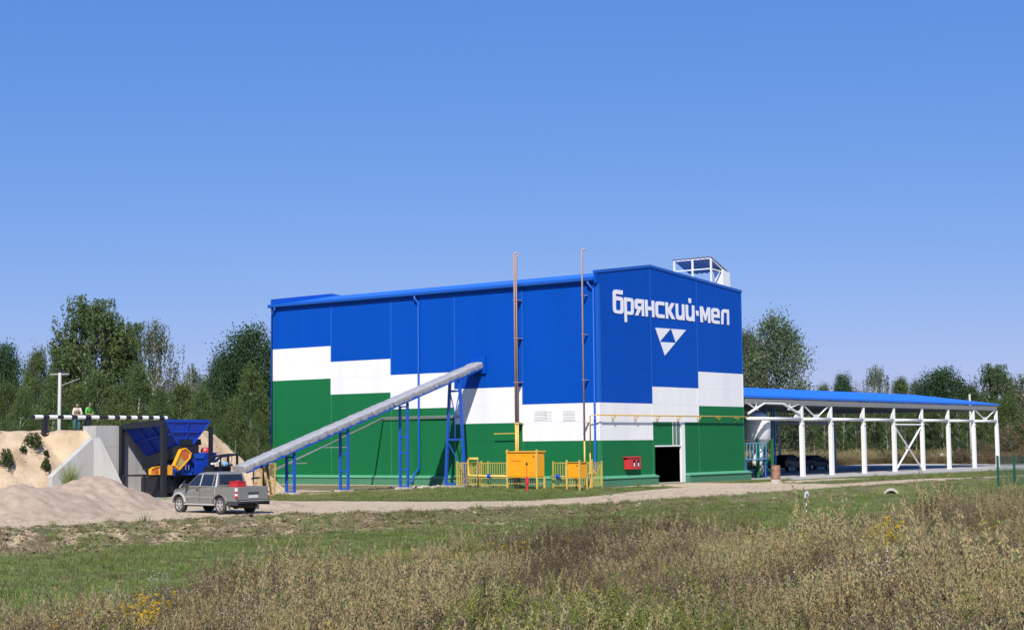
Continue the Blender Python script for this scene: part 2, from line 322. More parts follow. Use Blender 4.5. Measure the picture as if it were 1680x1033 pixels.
def ground_mat():
    m, nt, p = ng('field_soil_turf_and_dirt'); L = nt.links
    tc = N(nt, 'ShaderNodeTexCoord'); at = N(nt, 'ShaderNodeAttribute', attribute_name='zone'); sp = N(nt, 'ShaderNodeSeparateColor'); L.new(at.outputs['Color'], sp.inputs[0])
    def tex(scale, detail=6, rough=.6):
        t = N(nt, 'ShaderNodeTexNoise'); t.inputs['Scale'].default_value = scale; t.inputs['Detail'].default_value = detail; t.inputs['Roughness'].default_value = rough
        L.new(tc.outputs['Object'], t.inputs['Vector']); return t.outputs[0]
    def mixc(f, a, b):
        x = N(nt, 'ShaderNodeMix', data_type='RGBA')
        L.new(f, x.inputs[0])
        for k, c in ((6, a), (7, b)):
            if isinstance(c, tuple): x.inputs[k].default_value = (*c, 1)
            else: L.new(c, x.inputs[k])
        return x.outputs[2]
    def rng(f, a, b):
        r = N(nt, 'ShaderNodeMapRange'); L.new(f, r.inputs[0]); r.inputs[1].default_value = a; r.inputs[2].default_value = b; return r.outputs[0]
    def edge(w, nzv, amt=0.9):
        a = N(nt, 'ShaderNodeMath', operation='MULTIPLY_ADD'); L.new(nzv, a.inputs[0]); a.inputs[1].default_value = amt; a.inputs[2].default_value = -amt / 2
        b = N(nt, 'ShaderNodeMath', operation='ADD'); L.new(a.outputs[0], b.inputs[0]); L.new(w, b.inputs[1]); return rng(b.outputs[0], .35, .65)
    n1, n2, n3 = tex(0.8, 8, .7), tex(6, 8, .7), tex(0.16, 4)
    soil = mixc(rng(n2, .35, .65), (0.125, 0.095, 0.055), (0.20, 0.155, 0.09))
    turf = mixc(rng(n1, .38, .66), (0.105, 0.150, 0.035), (0.175, 0.17, 0.068)); turf = mixc(rng(n2, .45, .8), turf, (0.15, 0.13, 0.065))
    sand = mixc(rng(n1, .35, .7), (0.54, 0.42, 0.28), (0.44, 0.33, 0.215))
    road = mixc(rng(n1, .3, .7), (0.52, 0.42, 0.29), (0.42, 0.33, 0.225)); road = mixc(rng(n2, .5, .75), road, (0.31, 0.24, 0.17))
    n4 = tex(17, 6, .75)
    soil = mixc(rng(n4, .38, .62), soil, (0.235, 0.19, 0.115)); soil = mixc(rng(n3, .45, .6), soil, (0.115, 0.115, 0.05))
    av = N(nt, 'ShaderNodeMath', operation='ADD'); L.new(n1, av.inputs[0]); L.new(n2, av.inputs[1]); hv = N(nt, 'ShaderNodeMath', operation='MULTIPLY_ADD'); L.new(av.outputs[0], hv.inputs[0]); hv.inputs[1].default_value = .7; hv.inputs[2].default_value = -.2
    c = mixc(edge(sp.outputs[1], hv.outputs[0], 1.3), soil, turf); c = mixc(edge(sp.outputs[2], hv.outputs[0], 1.6), c, sand); c = mixc(edge(sp.outputs[0], n1, .8), c, road)
    L.new(c, p.inputs['Base Color']); p.inputs['Roughness'].default_value = 0.95; p.inputs['Specular IOR Level'].default_value = 0.15
    b = N(nt, 'ShaderNodeBump'); b.inputs['Strength'].default_value = 0.8; b.inputs['Distance'].default_value = 0.08; L.new(n2, b.inputs['Height']); L.new(b.outputs[0], p.inputs['Normal'])
    return m
gme = grid_mesh('ground', US, VS, gz, zone); gme.materials.append(ground_mat())
g = link_mesh('ground', gme); tag(g, kind='structure')

def sand_mat():
    m = mat('pale_quarry_sand', (0.57, 0.445, 0.30), 0.95, 0, 0.24, 0.5, 1.0, 9, spec=0.1, dirt=(0.30, 0.205, 0.12)); return m
M['sand'] = sand_mat()
def mound_h(u, v):
    pts = [(-60, 82.0), (40, 81.6), (53.5, 80.8), (59.0, 80.3), (60.0, 78.4), (60.2, 77.45), (66.8, 77.45)]
    if u <= 66.4: d = max(0.0, ip(u, pts) - v)
    elif u <= 71.8: d = max(0.0, ip(u, [(66.4, 77.45), (67.4, 79.0), (71.8, 80.2)]) - v)
    else: d = hypot(u - 71.8, max(0, 80.2 - v))
    slope = ip(u, [(40, .74), (54, .92), (61, .95), (66, .78)])
    z = 4.0 - slope * d
    r = 0.28 * nz(u * .5, v * .5, 1) + 0.20 * nz(u * 1.2, v * .8, 2) - 0.34 * abs(nz(u * 1.5, v * .55, 4)) + 0.11 * nz(u * 3.2, v * 3.2, 9) + 0.07 * nz(u * 6, v * 6, 10)
    top = min(1, d / 1.5); k = 1.0 if d > .1 else .45
    return max(-0.6, z + r * k * (1 if u < 59.5 or u > 67 or v > 79 else 0.15) - 0.05)
smu = axis([(-40, 36, 2.5), (36, 59.8, .22), (59.8, 66.4, .3), (66.4, 82, .25)]); smv = axis([(71, 77.45, .22), (77.45, 86, .25), (86, 112, 2.5)])
sme = grid_mesh('sand_mound', smu, smv, mound_h, None, keep=lambda u, v: not (59.8 < u < 66.4 and v < 77.45) and not (57.05 < u <= 59.8 and v < 77.1)); sme.materials.append(M['sand'])
tag(link_mesh('sand_mound', sme), kind='structure')

def heap(c, h, ru, rv, seed, label):
    c = Vector((c[0], c[1], gz(c[0], c[1]) - .05)); us = axis([(-ru * 1.3, ru * 1.3, .17)]); vs = axis([(-rv * 1.3, rv * 1.3, .17)])
    def zf(a, b):
        d = hypot(a / ru, b / rv); t = 0.18 * nz(a * .5 + seed, b * .5, seed) + 0.06 * nz(a * 1.6, b * 1.6, seed)
        d2 = max(0, d + t * .9)
        prof = 1 - d2 if d2 > .10 else 1 - .05 - d2 * d2 * 5.0
        return h * prof * 1.1 + .13 * nz(a * 1.7, b * 1.7, seed + 3) - .10 * abs(nz(a * 2.6, b * 1.1, seed + 4)) + .08 * nz(a * 4.1, b * 4.1, seed + 5) + .12 * max(0, .35 - d) * abs(nz(a * 3, b * 3, seed + 9))
    me = grid_mesh('gravel_heap', us, vs, zf, keep=lambda a, b: zf(a, b) > -.25); me.materials.append(M['gravel'])
    o = link_mesh('gravel_heap', me); o.location = c; OFF[o.name] = c
    tag(o, label, 'gravel heap', 'gravel heaps beside the dirt road')
heap((50.0, 64.6), 1.62, 4.9, 4.4, 1.3, 'grey-brown gravel heap with a dark crumbled top in front of the concrete wall')
heap((43.2, 60.2), 1.45, 5.6, 3.8, 4.1, 'low rounded gravel heap nearest the road at the left edge')
heap((43.8, 67.2), 1.65, 6.2, 4.0, 7.7, 'gravel heap lying behind the low rounded one, against the sand slope')
heap((55.6, 57.2), 0.38, 2.6, 1.9, 9.2, 'small dark heap of tipped soil beside the pickup tailgate')

# concrete apron in front of and under the open shed
sl = MB(); sl.box((106.5, 55.2, -0.6), (175, 79, 0.015)); sl.box((106.5, 54.7, -0.6), (175, 55.19, -0.06))
tag(sl.build('slab', M['slab']), kind='structure')
pv = MB(); pv.box((60.6, 72.2, -.4), (68.5, 77.2, -0.02)); tag(pv.build('pavement', M['slab']), kind='structure')

# ------------------------------------------------------------------ factory building
U0, U1, V0, V1 = 86.83, 106.1, 59.11, 89.7
ZT, ZP, UP = 14.22, 15.12, 93.25
b = thing('factory_building', 'large blue, white and green panelled factory hall with white lettering on its gable', 'factory', (U0, V0, 0))
# white band of each bay: top and bottom (long wall counted from the corner, then gable)
SB = [(59.11, 65.41, 5.52, 3.03), (65.41, 71.41, 6.74, 4.29), (71.41, 77.41, 7.94, 5.46), (77.41, 83.41, 9.13, 6.68), (83.41, 89.7, 10.33, 7.89)]
GB = [(86.83, 93.25, 5.52, 3.03), (93.25, 99.46, 6.70, 4.27), (99.46, 106.1, 7.91, 5.44)]
T = .10; ROWH = 1.19; ZB = 0.66
def rows(z0, z1):
    n = max(1, round((z1 - z0) / ROWH)); return [(z0 + (z1 - z0) * i / n, z0 + (z1 - z0) * (i + 1) / n) for i in range(n)]
gap = .0022
for (a, c, wt, wb) in SB:
    for z0, z1, m in ((ZB, wb, 'green'), (wb, wt, 'white'), (wt, 13.62, 'blue')):
        for p, q in rows(z0, z1):
            MB().box((U0, a + gap, p + gap), (U0 + T, c - gap, q - gap)).build('wall_panel', M[m], b)
def ztop(u): return ZT + (ZP - ZT) * (u - U0) / (UP - U0) if u < UP else ZP + (ZT - ZP) * (u - UP) / (U1 - UP)
DX0, DX1, DZ = 93.52, 97.0, 4.28
for k, (a, c, wt, wb) in enumerate(GB):
    g0 = 97.5 if k == 1 else a
    for z0, z1, m in ((ZB, wb, 'green'), (wb, wt, 'white'), (wt, 13.8, 'blue')):
        for p, q in rows(z0, z1):
            s_ = g0 if m == 'green' else a
            MB().box((s_ + (gap if k or m != 'x' else 0) + (T + .003 if k == 0 else 0), V0, p + gap), (c - gap, V0 + T, q - gap)).build('wall_panel', M[m], b)
    x0 = a + (T + .003 if k == 0 else gap)
    MB().prism([(x0, 13.8 + gap), (c - gap, 13.8 + gap), (c - gap, ztop(c) - .02), (x0, ztop(x0) - .02)], 'y', V0, V0 + T).build('wall_panel', M['blue'], b)
MB().box((93.25 + gap, V0, 0.0), (DX0 - gap, V0 + T, 4.27 - gap)).build('wall_panel', M['green'], b)
# other two sides, far gable and roof
MB().box((U1 - T, V0 + T + .003, 0), (U1, V1, 13.9)).build('wall', M['green'], b)
MB().prism([(U0, 0), (U1 - T - .003, 0), (U1 - T - .003, ZT), (UP, ZP), (U0, ZT)], 'y', V1, V1 + .15).build('wall', M['blue'], b)
MB().prism([(U0 - .22, ZT - .75), (U0, ZT - .75), (U0, 13.6), (U1, 13.6), (U1, ZT), (UP, ZP), (U0 - .22, ZT)], 'y', V1 - .18, V1 - .003).build('parapet', M['blue_trim'], b)
MB().prism([(U0 - .2, 13.62), (UP, 14.75), (UP, 14.9), (U0 - .2, 13.77)], 'y', V0 + .2, V1 - .2).build('roof', M['roofblue'], b)
MB().prism([(UP + .002, 14.75), (U1 + .1, 13.7), (U1 + .1, 13.85), (UP + .002, 14.9)], 'y', V0 + .2, V1 - .2).build('roof', M['roofblue'], b)
# dark lining behind the panels keeps the joints closed and the inside dark
ln = MB(); ln.box((U0 + T + .002, V0 + .32, 0), (U0 + T + .05, V1 - .2, 13.5))
ln.box((U0 + T + .06, V0 + T + .002, 0), (DX0 - .02, V0 + T + .1, 13.8)); ln.box((97.52, V0 + T + .002, 0), (U1 - .2, V0 + T + .1, 13.8)); ln.box((DX0 - .018, V0 + T + .002, 4.32), (97.518, V0 + T + .1, 13.8))
ln.box((U0 + .3, V0 + 16, 0), (U1 - .3, V0 + 16.1, 13.5)); ln.build('lining', M['inner'], b)
# parapet edge on the near gable, copings and corner trims
MB().box((U0 - .20, V0 - .012, 13.4), (U0 - .002, V0 + .18, ZT - .004)).build('parapet', M['blue'], b)
cp = MB(); cp.hexa([(U0 - .23, V0 - .05, ZT - .16), (UP, V0 - .05, ZP - .16), (UP, V0 + .24, ZP - .16), (U0 - .23, V0 + .24, ZT - .16), (U0 - .23, V0 - .05, ZT + .03), (UP, V0 - .05, ZP + .03), (UP, V0 + .24, ZP + .03), (U0 - .23, V0 + .24, ZT + .03)])
cp.build('coping', M['blue_trim'], b)
cp = MB(); cp.hexa([(UP + .003, V0 - .05, ZP - .16), (U1 + .05, V0 - .05, ZT - .16), (U1 + .05, V0 + .24, ZT - .16), (UP + .003, V0 + .24, ZP - .16), (UP + .003, V0 - .05, ZP + .03), (U1 + .05, V0 - .05, ZT + .03), (U1 + .05, V0 + .24, ZT + .03), (UP + .003, V0 + .24, ZP + .03)])
cp.build('coping', M['blue_trim'], b)
def zcolor(bay): return [(ZB, bay[3], 'green_trim'), (bay[3], bay[2], 'white_trim'), (bay[2], 13.35, 'blue_trim')]
for k, bay in enumerate(SB):                           # vertical joint strips of the long wall
    for z0, z1, m in zcolor(bay):
        y = bay[1] if k < 4 else 89.62
        MB().box((U0 - .012, y - .06, z0 + .002), (U0 - .001, y + .06, z1 - .002)).build('joint_strip', M[m], b)
for z0, z1, m in zcolor(SB[0]):                        # corner angle
    MB().box((U0 - .014, V0 - .014, z0 + .002), (U0 - .001, V0 + .22, z1 - .002)).build('corner_trim', M[m], b)
    MB().box((U0, V0 - .014, z0 + .002), (U0 + .22, V0 - .001, z1 - .002)).build('corner_trim', M[m], b)
for k, u in enumerate((93.25, 99.46, 106.02)):
    for z0, z1, m in [(ZB, GB[k][3], 'green_trim'), (GB[k][3], GB[k][2], 'white_trim'), (GB[k][2], ztop(u) - .2, 'blue_trim')]:
        MB().box((u - .055, V0 - .012, z0 + .002), (u + .055, V0 - .001, z1 - .002)).build('joint_strip', M[m], b)
# plinth with sloping ledge
def plinth(x0, y0, x1, y1, side):
    P_ = .34
    if side == 's':
        MB().box((U0 - P_, y0, -.3), (U0 - .001, y1, .50)).build('plinth', M['plinth'], b)
        l = MB(); l.hexa([(U0 - P_ - .06, y0 - .05, .502), (U0 - .014, y0 - .05, .502), (U0 - .014, y1, .502), (U0 - P_ - .06, y1, .502), (U0 - P_ - .06, y0 - .05, .56), (U0 - .014, y0 - .05, .69), (U0 - .014, y1, .69), (U0 - P_ - .06, y1, .56)]); l.build('ledge', M['ledge'], b)
    else:
        MB().box((x0, V0 - P_, -.3), (x1, V0 - .001, .50)).build('plinth', M['plinth'], b)
        l = MB(); l.hexa([(x0 - .03, V0 - P_ - .06, .502), (x1 + .03, V0 - P_ - .06, .502), (x1 + .03, V0 - .014, .502), (x0 - .03, V0 - .014, .502), (x0 - .03, V0 - P_ - .06, .56), (x1 + .03, V0 - P_ - .06, .56), (x1 + .03, V0 - .014, .69), (x0 - .03, V0 - .014, .69)]); l.build('ledge', M['ledge'], b)
plinth(0, V0 - .33, 0, V1, 's'); plinth(U0 + .003, 0, 93.4, 0, 'g'); plinth(97.56, 0, U1 + .33, 0, 'g')
MB().box((U1 + .002, V0 - .337, -.3), (U1 + .33, V1, .5)).build('plinth', M['plinth'], b)
# gutter and downpipes
gt = MB(); gt.prism([(U0 - .30, 13.62), (U0 - .26, 13.56), (U0 - .16, 13.56), (U0 - .16, 13.80), (U0 - .30, 13.80)], 'y', V0 + .21, V1 + .25)
gt.box((U0 - .155, V0 + .21, 13.60), (U0 - .003, V1 + .1, 13.66)); gt.build('gutter', M['blue_trim'], b)
def dpipe(pts, r=.075): MB().tube(pts, r, 10).build('downpipe', M['blue_trim'], b, smooth=True)
dpipe([(U0 - .23, 74.95, 13.55), (U0 - .22, 74.92, 13.35), (U0 - .12, 74.68, 13.05), (U0 - .12, 74.68, 1.25), (U0 - .14, 74.72, 1.1), (U0 - .42, 74.95, .75), (U0 - .45, 74.97, .3), (U0 - .62, 75.1, .15)])
dpipe([(U0 - .23, 59.78, 13.55), (U0 - .22, 59.75, 13.4), (U0 - .12, 59.42, 13.0), (U0 - .12, 59.42, 1.1), (U0 - .45, 59.7, .72), (U0 - .47, 59.72, .2)])
dpipe([(U0 - .23, 89.2, 13.55), (U0 - .2, 89.35, 13.3), (U0 - .12, 89.66, 13.0), (U0 - .12, 89.66, .4)])
# door: green transom wing, glazed wing, white jamb and lintel
d = MB(); d.box((DX0, V0 + .03, 2.66), (95.9, V0 + .08, 4.25)); dr = d.build('transom_panel', M['green'], b)
d = MB(); d.box((95.97, V0 + .03, 2.66), (96.9, V0 + .06, 4.25)); d.build('transom_pane', mat('pale_green_glazing', (0.10, 0.20, 0.14), 0.12), b)
fr = MB(); fr.box((DX0, V0 - .01, 2.56), (97.0, V0 + .13, 2.655)); fr.box((95.905, V0 + .01, 2.66), (95.965, V0 + .1, 4.25)); fr.box((96.38, V0 + .02, 2.66), (96.43, V0 + .075, 4.25)); fr.box((96.905, V0 + .01, 2.66), (96.985, V0 + .1, 4.25))
fr.build('door_frame', M['white_trim'], b)
MB().box((97.003, V0 - .02, .03), (97.497, V0 + .14, 4.265)).build('door_jamb', M['white_trim'], b)
MB().box((95.2, V0 + 6, .1), (96.2, V0 + 6.5, 2.0)).build('inner_cabinet', M['conduit'], b)
MB().box((U0 + .4, V0 + .3, -.2), (U1 - .4, V0 + 15.9, .03)).build('floor', M['slab'], b)
# louvred vents on the lowest white field
for (y0, y1, z0, z1) in [(63.47, 64.44, 4.78, 5.10), (62.98, 63.44, 4.4, 5.1), (61.06, 62.06, 4.76, 5.1), (61.06, 62.06, 4.36, 4.72), (63.47, 64.44, 4.42, 4.74)]:
    l = MB()
    n = 7
    for i in range(n):
        z = z0 + (z1 - z0) * i / n
        l.hexa([(U0 - .028, y0, z), (U0 - .004, y0, z + .02), (U0 - .004, y1, z + .02), (U0 - .028, y1, z), (U0 - .028, y0, z + .012), (U0 - .004, y0, z + .036), (U0 - .004, y1, z + .036), (U0 - .028, y1, z + .012)])
    l.box((U0 - .03, y0 - .03, z0 - .03), (U0 - .003, y0 - .002, z1 + .02)); l.box((U0 - .03, y1 + .002, z0 - .03), (U0 - .003, y1 + .03, z1 + .02))
    l.build('vent_grille', M['white_trim'], b)
# lettering (white raised letters, x-height 1.15 m) and emblem
def rc(poly, r):
    """round the corners of a closed 2D outline; r per vertex"""
    out = []; n = len(poly)
    for i in range(n):
        p, rr = Vector(poly[i][:2]), poly[i][2] if len(poly[i]) > 2 else 0
        rr *= r
        if rr <= 0: out.append(p); continue
        a = (Vector(poly[i - 1][:2]) - p); c = (Vector(poly[(i + 1) % n][:2]) - p)
        rr = min(rr, a.length * .49, c.length * .49); a.normalize(); c.normalize()
        for k in range(6):
            t = k / 5; out.append((p + a * rr) * (1 - t) ** 2 + p * 2 * t * (1 - t) + (p + c * rr) * t ** 2)
    return out
def glyph(name, loops, x0, x1, z0, parent, m, W=7.0, k=.115, y=V0 - .026):
    cu = bpy.data.curves.new(name, 'CURVE'); cu.dimensions = '2D'; cu.fill_mode = 'BOTH'; cu.extrude = .010
    sx = (x1 - x0) / W
    for lp in loops:
        pts = rc(lp, 1.0); sp = cu.splines.new('POLY'); sp.points.add(len(pts) - 1); sp.use_cyclic_u = True
        for q, p in zip(sp.points, pts): q.co = (p.x * sx, p.y * k, 0, 1)
    o = bpy.data.objects.new(name, cu); COL.objects.link(o); o.rotation_euler = (pi / 2, 0, 0); o.location = (x0, y, z0)
    bpy.context.view_layer.update()
    me = bpy.data.meshes.new_from_object(o.evaluated_get(bpy.context.evaluated_depsgraph_get())); me.name = name
    bpy.data.objects.remove(o); bpy.data.curves.remove(cu)
    me.transform(Matrix.Translation((x0, y, z0)) @ Matrix.Rotation(pi / 2, 4, 'X')); off = OFF[parent.name]; me.transform(Matrix.Translation(-off))
    me.materials.clear(); me.materials.append(m); return link_mesh(name, me, parent)
s = 1.95
GL = {
 'b': [[(0, 0, 2.2), (7, 0, 2.2), (7, 10, 2.2), (s, 10), (s, 11.4), (6.6, 11.4), (6.6, 13.9), (0, 13.9, 2.4)], [(s, s, .8), (s, 7.7, .8), (7 - s, 7.7, .8), (7 - s, s, .8)]],
 'r': [[(0, -4.6), (s, -4.6), (s, 0), (7, 0, 2.2), (7, 10, 2.2), (0, 10, .6)], [(s, s, .6), (s, 7.8, .6), (7 - s, 7.8, .9), (7 - s, s, .9)]],
 'ya': [[(0, 0), (2.4, 0), (4.4, 3.6), (7 - s, 3.6), (7 - s, 0), (7, 0), (7, 10), (0, 10, 2.2), (0, 3.9, 2.0), (1.9, 3.7)], [(s + .2, 5.7, .5), (s + .2, 7.4, .5), (7 - s, 7.4), (7 - s, 5.7)]],
 'n': [[(0, 0), (s, 0), (s, 3.9), (7 - s, 3.9), (7 - s, 0), (7, 0), (7, 10), (7 - s, 10), (7 - s, 6.2), (s, 6.2), (s, 10), (0, 10)]],
 's': [[(0, 0, 2.4), (6.8, 0), (6.8, 2.2), (s, 2.2, .8), (s, 7.8, .8), (6.8, 7.8), (6.8, 10), (0, 10, 2.4)]],
 'k': [[(0, 0), (s, 0), (s, 3.8), (4.5, 0), (7.3, 0), (4.0, 5.2), (7.0, 10), (4.5, 10), (s, 6.3), (s, 10), (0, 10)]],
 'i': [[(0, 0, 2.8), (4.6, 0, .8), (5.0, .6), (5.1, 0), (7, 0), (7, 10), (7 - s, 10), (7 - s, 3.2, 1.2), (s + 1.2, 2.1, .7), (s, 3.4, .7), (s, 10), (0, 10)]],
 'm': [[(0, 0), (1.9, 0), (1.9, 5.6), (3.2, 1.2), (4.0, 1.2), (5.3, 5.6), (5.3, 0), (7.2, 0), (7.2, 10), (5.2, 10), (3.6, 5.0), (2.0, 10), (0, 10)]],
 'e': [[(0, 0, 2.4), (6.8, 0), (6.8, 2.1), (s, 2.1, .5), (s, 3.9), (7, 3.9), (7, 10, 2.6), (0, 10, 2.6)], [(s, 6.0, .3), (s, 7.7, .6), (7 - s, 7.7, .6), (7 - s, 6.0, .3)]],
 'l': [[(0, 0), (s, 0), (2.6, 7.8, .3), (7 - s, 7.8), (7 - s, 0), (7, 0), (7, 10), (.7, 10, 2.6)]],
 'dot': [[(0, 0), (7, 0), (7, 3), (0, 3)]],
}
TXT = [('b', 88.56, 89.84), ('r', 89.92, 91.1), ('ya', 91.23, 92.41), ('n', 92.55, 93.73), ('s', 93.87, 95.08), ('k', 95.2, 96.42), ('i', 96.57, 97.74), ('i', 97.92, 99.13), ('m', 99.92, 101.34), ('e', 101.52, 102.74), ('l', 102.91, 104.12)]
for k_, a, c in TXT: glyph('letter', GL[k_], a, c, 11.51, b, M['letter'])
glyph('letter', GL['dot'], 98.34, 98.68, 12.80, b, M['letter'])
glyph('letter', GL['dot'], 99.36, 99.70, 11.95, b, M['letter'], k=.12)
tri = [(93.76, 10.80), (97.93, 10.85), (94.98, 8.88)]
mid = [((tri[i][0] + tri[(i + 1) % 3][0]) / 2, (tri[i][1] + tri[(i + 1) % 3][1]) / 2) for i in range(3)]
for pl in ((tri[0], mid[0], mid[2]), (mid[0], tri[1], mid[1]), (mid[2], mid[1], tri[2])):
    c_ = (sum(p[0] for p in pl) / 3, sum(p[1] for p in pl) / 3)
    MB().prism([(c_[0] + (p[0] - c_[0]) * .97, c_[1] + (p[1] - c_[1]) * .97) for p in pl], 'y', V0 - .036, V0 - .016).build('emblem', M['letter'], b)

# rooftop shelter
rs = thing('rooftop_shelter', 'small white steel shelter with a sloping ribbed roof on top of the factory', 'shelter', (103.2, 60, 14.3))
pu0, pu1, pv0, pv1 = 103.2, 105.35, 60.0, 63.2
r_ = MB()
for i in range(16):                                      # ribbed sheet: one folded strip after another
    y0 = pv0 - .1 + (pv1 - pv0 + .2) * i / 16; y1 = pv0 - .1 + (pv1 - pv0 + .2) * (i + 1) / 16; h_ = .05 * (i % 2)
    r_.hexa([(pu0 - .1, y0, 16.60 + h_), (pu1 + .15, y0, 15.70 + h_), (pu1 + .15, y1, 15.70 + h_), (pu0 - .1, y1, 16.60 + h_), (pu0 - .1, y0, 16.64 + h_), (pu1 + .15, y0, 15.74 + h_), (pu1 + .15, y1, 15.74 + h_), (pu0 - .1, y1, 16.64 + h_)])
r_.build('roof', M['conduit'], rs)
for (x, y, z) in [(pu0, pv0, 16.5), (pu0, 61.6, 16.5), (pu0, pv1, 16.5), (pu1 - .5, pv0, 15.8)]:
    MB().box((x - .06, y - .06, 13.9), (x + .06, y + .06, z)).build('post', M['steelwhite'], rs)
for p, q in [((pu0, pv0, 16.53), (pu0, pv1, 16.53)), ((pu0, pv0, 16.5), (pu1, pv0, 15.64)), ((pu0, pv0 + .002, 15.72), (pu1, pv0 + .002, 15.62)), ((pu0 + .002, pv0, 15.75), (pu0 + .002, pv1, 15.75)), ((pu0 + .1, pv0, 15.5), (pu0 + .75, pv0, 14.4))]:
    MB().beam(p, q, .09).build('rail', M['steelwhite'], rs)
MB().box((104.7, 59.85, 13.9), (105.75, 60.7, 15.62)).build('duct', M['steelwhite'], rs)

# fire cabinet on the gable
fc = thing('fire_cabinet', 'red fire cabinet hanging on the green gable wall left of the doorway', 'fire cabinet', (90.4, V0, 1.1))
MB().box((89.62, V0 - .30, 1.08), (91.25, V0 - .015, 1.86)).build('case', M['red'], fc, bevel=.02)
MB().hexa([(89.5, V0 - .36, 1.865), (91.3, V0 - .36, 1.865), (91.3, V0 - .015, 1.865), (89.5, V0 - .015, 1.865), (89.5, V0 - .36, 1.89), (91.3, V0 - .36, 1.89), (91.3, V0 - .015, 1.93), (89.5, V0 - .015, 1.93)]).build('lid', M['red'], fc)
for x in (90.25, 90.78):
    MB().box((x, V0 - .312, 1.25), (x + .3, V0 - .301, 1.72)).build('window', M['dark'], fc)
    MB().box((x + .09, V0 - .33, 1.27), (x + .2, V0 - .313, 1.5)).build('extinguisher', M['letter'], fc)

# gas pipe along the gable with brackets
gp = thing('gas_pipe', 'thin yellow gas pipe running level across the whole gable wall', 'pipe', (U0, V0, 4.7))
MB().tube([(U0 - .5, 59.55, 2.2), (U0 - .5, 59.55, 4.66), (U0 - .45, 58.9, 4.70), (U0 - .3, V0 - .3, 4.70), (U1 + .2, V0 - .3, 4.68), (U1 + .3, V0 + 3, 4.68)], .045, 8).build('pipe', M['yellowpipe'], gp, smooth=True)
for i in range(7):
    x = 88.2 + i * 2.75
    k_ = MB(); k_.box((x - .03, V0 - .36, 4.58), (x + .03, V0 - .015, 4.63)); k_.beam((x, V0 - .33, 4.57), (x, V0 - .03, 4.28), .04); k_.build('bracket', M['yellowpipe'], gp)
# vent stacks
def stack(y, top, r, twin, zc, label):
    t = thing('vent_stack', label, 'vent pipe', (U0 - .5, y, 0), 0, 'gas vent stacks along the long wall')
    MB().tube([(U0 - .55, y, 0.3), (U0 - .55, y, zc)], r, 10).build('lower_pipe', M['yellowpipe'], t, smooth=True)
    MB().tube([(U0 - .55, y, zc + .002), (U0 - .55, y, top), (U0 - .52, y - .05, top + .1), (U0 - .45, y - .2, top + .1)], r, 10).build('upper_pipe', M['salmon'], t, smooth=True)
    if twin:
        MB().tube([(U0 - .55, y - .17, 0.6), (U0 - .55, y - .17, zc)], r * .8, 10).build('lower_pipe', M['yellowpipe'], t, smooth=True)
        MB().tube([(U0 - .55, y - .17, zc + .002), (U0 - .55, y - .17, top - .1), (U0 - .45, y - .3, top)], r * .8, 10).build('upper_pipe', M['salmon'], t, smooth=True)
    for z in (4.2, 7.0, 10.0, 12.6):
        MB().box((U0 - .63, y - (.25 if twin else .07), z), (U0 - .03, y + .08, z + .04)).build('bracket', M['salmon'], t)
stack(65.62, 15.75, .075, True, 4.3, 'tall twin salmon and yellow vent pipes rising behind the large yellow cabinet')
stack(59.98, 15.55, .06, False, 3.0, 'thin single vent pipe rising beside the building corner downpipe')
t = MB(); t.tube([(U0 - .42, 67.6, 3.55), (U0 - .42, 65.52, 3.57), (U0 - .42, 65.5, 4.4)], .035, 8)
tag(t.build('pipe_stub', M['yellowpipe'], None, (U0 - .4, 66.5, 3.5)), 'short yellow pipe stub sticking sideways off the green long wall', 'pipe')

# cable conduit from the machines to the long wall
cd = thing('cable_tray', 'grey cable tray under the conveyor, bending level along the green wall', 'cable tray', (80, 74, 2))
for dx in (0, .28):
    q_ = at_y(452, 771, 71.9); MB().tube([(q_.x, q_.y + dx, q_.z), (U0 - .12, 78.1 + dx * .2, 4.86 - dx * .4), (U0 - .12, 70.7, 4.86 - dx * .4)], .04, 6).build('conduit', M['conduit'], cd)
for k_ in (.14, .42):
    p = q_.lerp(Vector((U0 - .12, 78.1, 4.86)), k_); MB().beam((p.x, p.y + .4, p.z - .09), (p.x, p.y - 1.6 - 1.2 * k_, p.z - .09), .05).build('bracket', M['conduit'], cd)

# ------------------------------------------------------------------ covered belt conveyor
cv = thing('belt_conveyor', 'long inclined belt conveyor under a grey tarpaulin on blue steel legs', 'conveyor', (76, 69.8, 0))
CA, CB = Vector((65.7, 70.36, 1.34)), Vector((86.86, 69.25, 8.12))
cdv = (CB - CA); CL = cdv.length; cdn = cdv.normalized(); cside = Vector((cdn.y, -cdn.x, 0)).normalized() * -1
cside = Vector((-cdn.y, cdn.x, 0)).normalized(); cup = cdn.cross(cside); cup = cup if cup.z > 0 else -cup
def cpt(t, a, h): return CA + cdn * t + cside * a + cup * h
for a in (-.47, .47): MB().beam(cpt(-.1, a, .06), cpt(CL - .2, a, .06), .08, .16, cup).build('side_rail', M['steelblue'], cv)
cr_ = MB()
for i in range(18): cr_.beam(cpt(.5 + i * 1.22, -.43, .05), cpt(.5 + i * 1.22, .43, .05), .05)
cr_.build('cross_bars', M['steelblue'], cv)
tp = MB(); nT = 260; prof = [(-.515, .08), (-.53, .18), (-.54, .28), (-.54, .38), (-.53, .43), (-.49, .465), (-.25, .50), (0, .52), (.25, .50), (.49, .465), (.53, .43), (.54, .38), (.54, .28), (.53, .18), (.515, .08)]
rg = random.Random(5); vs = []
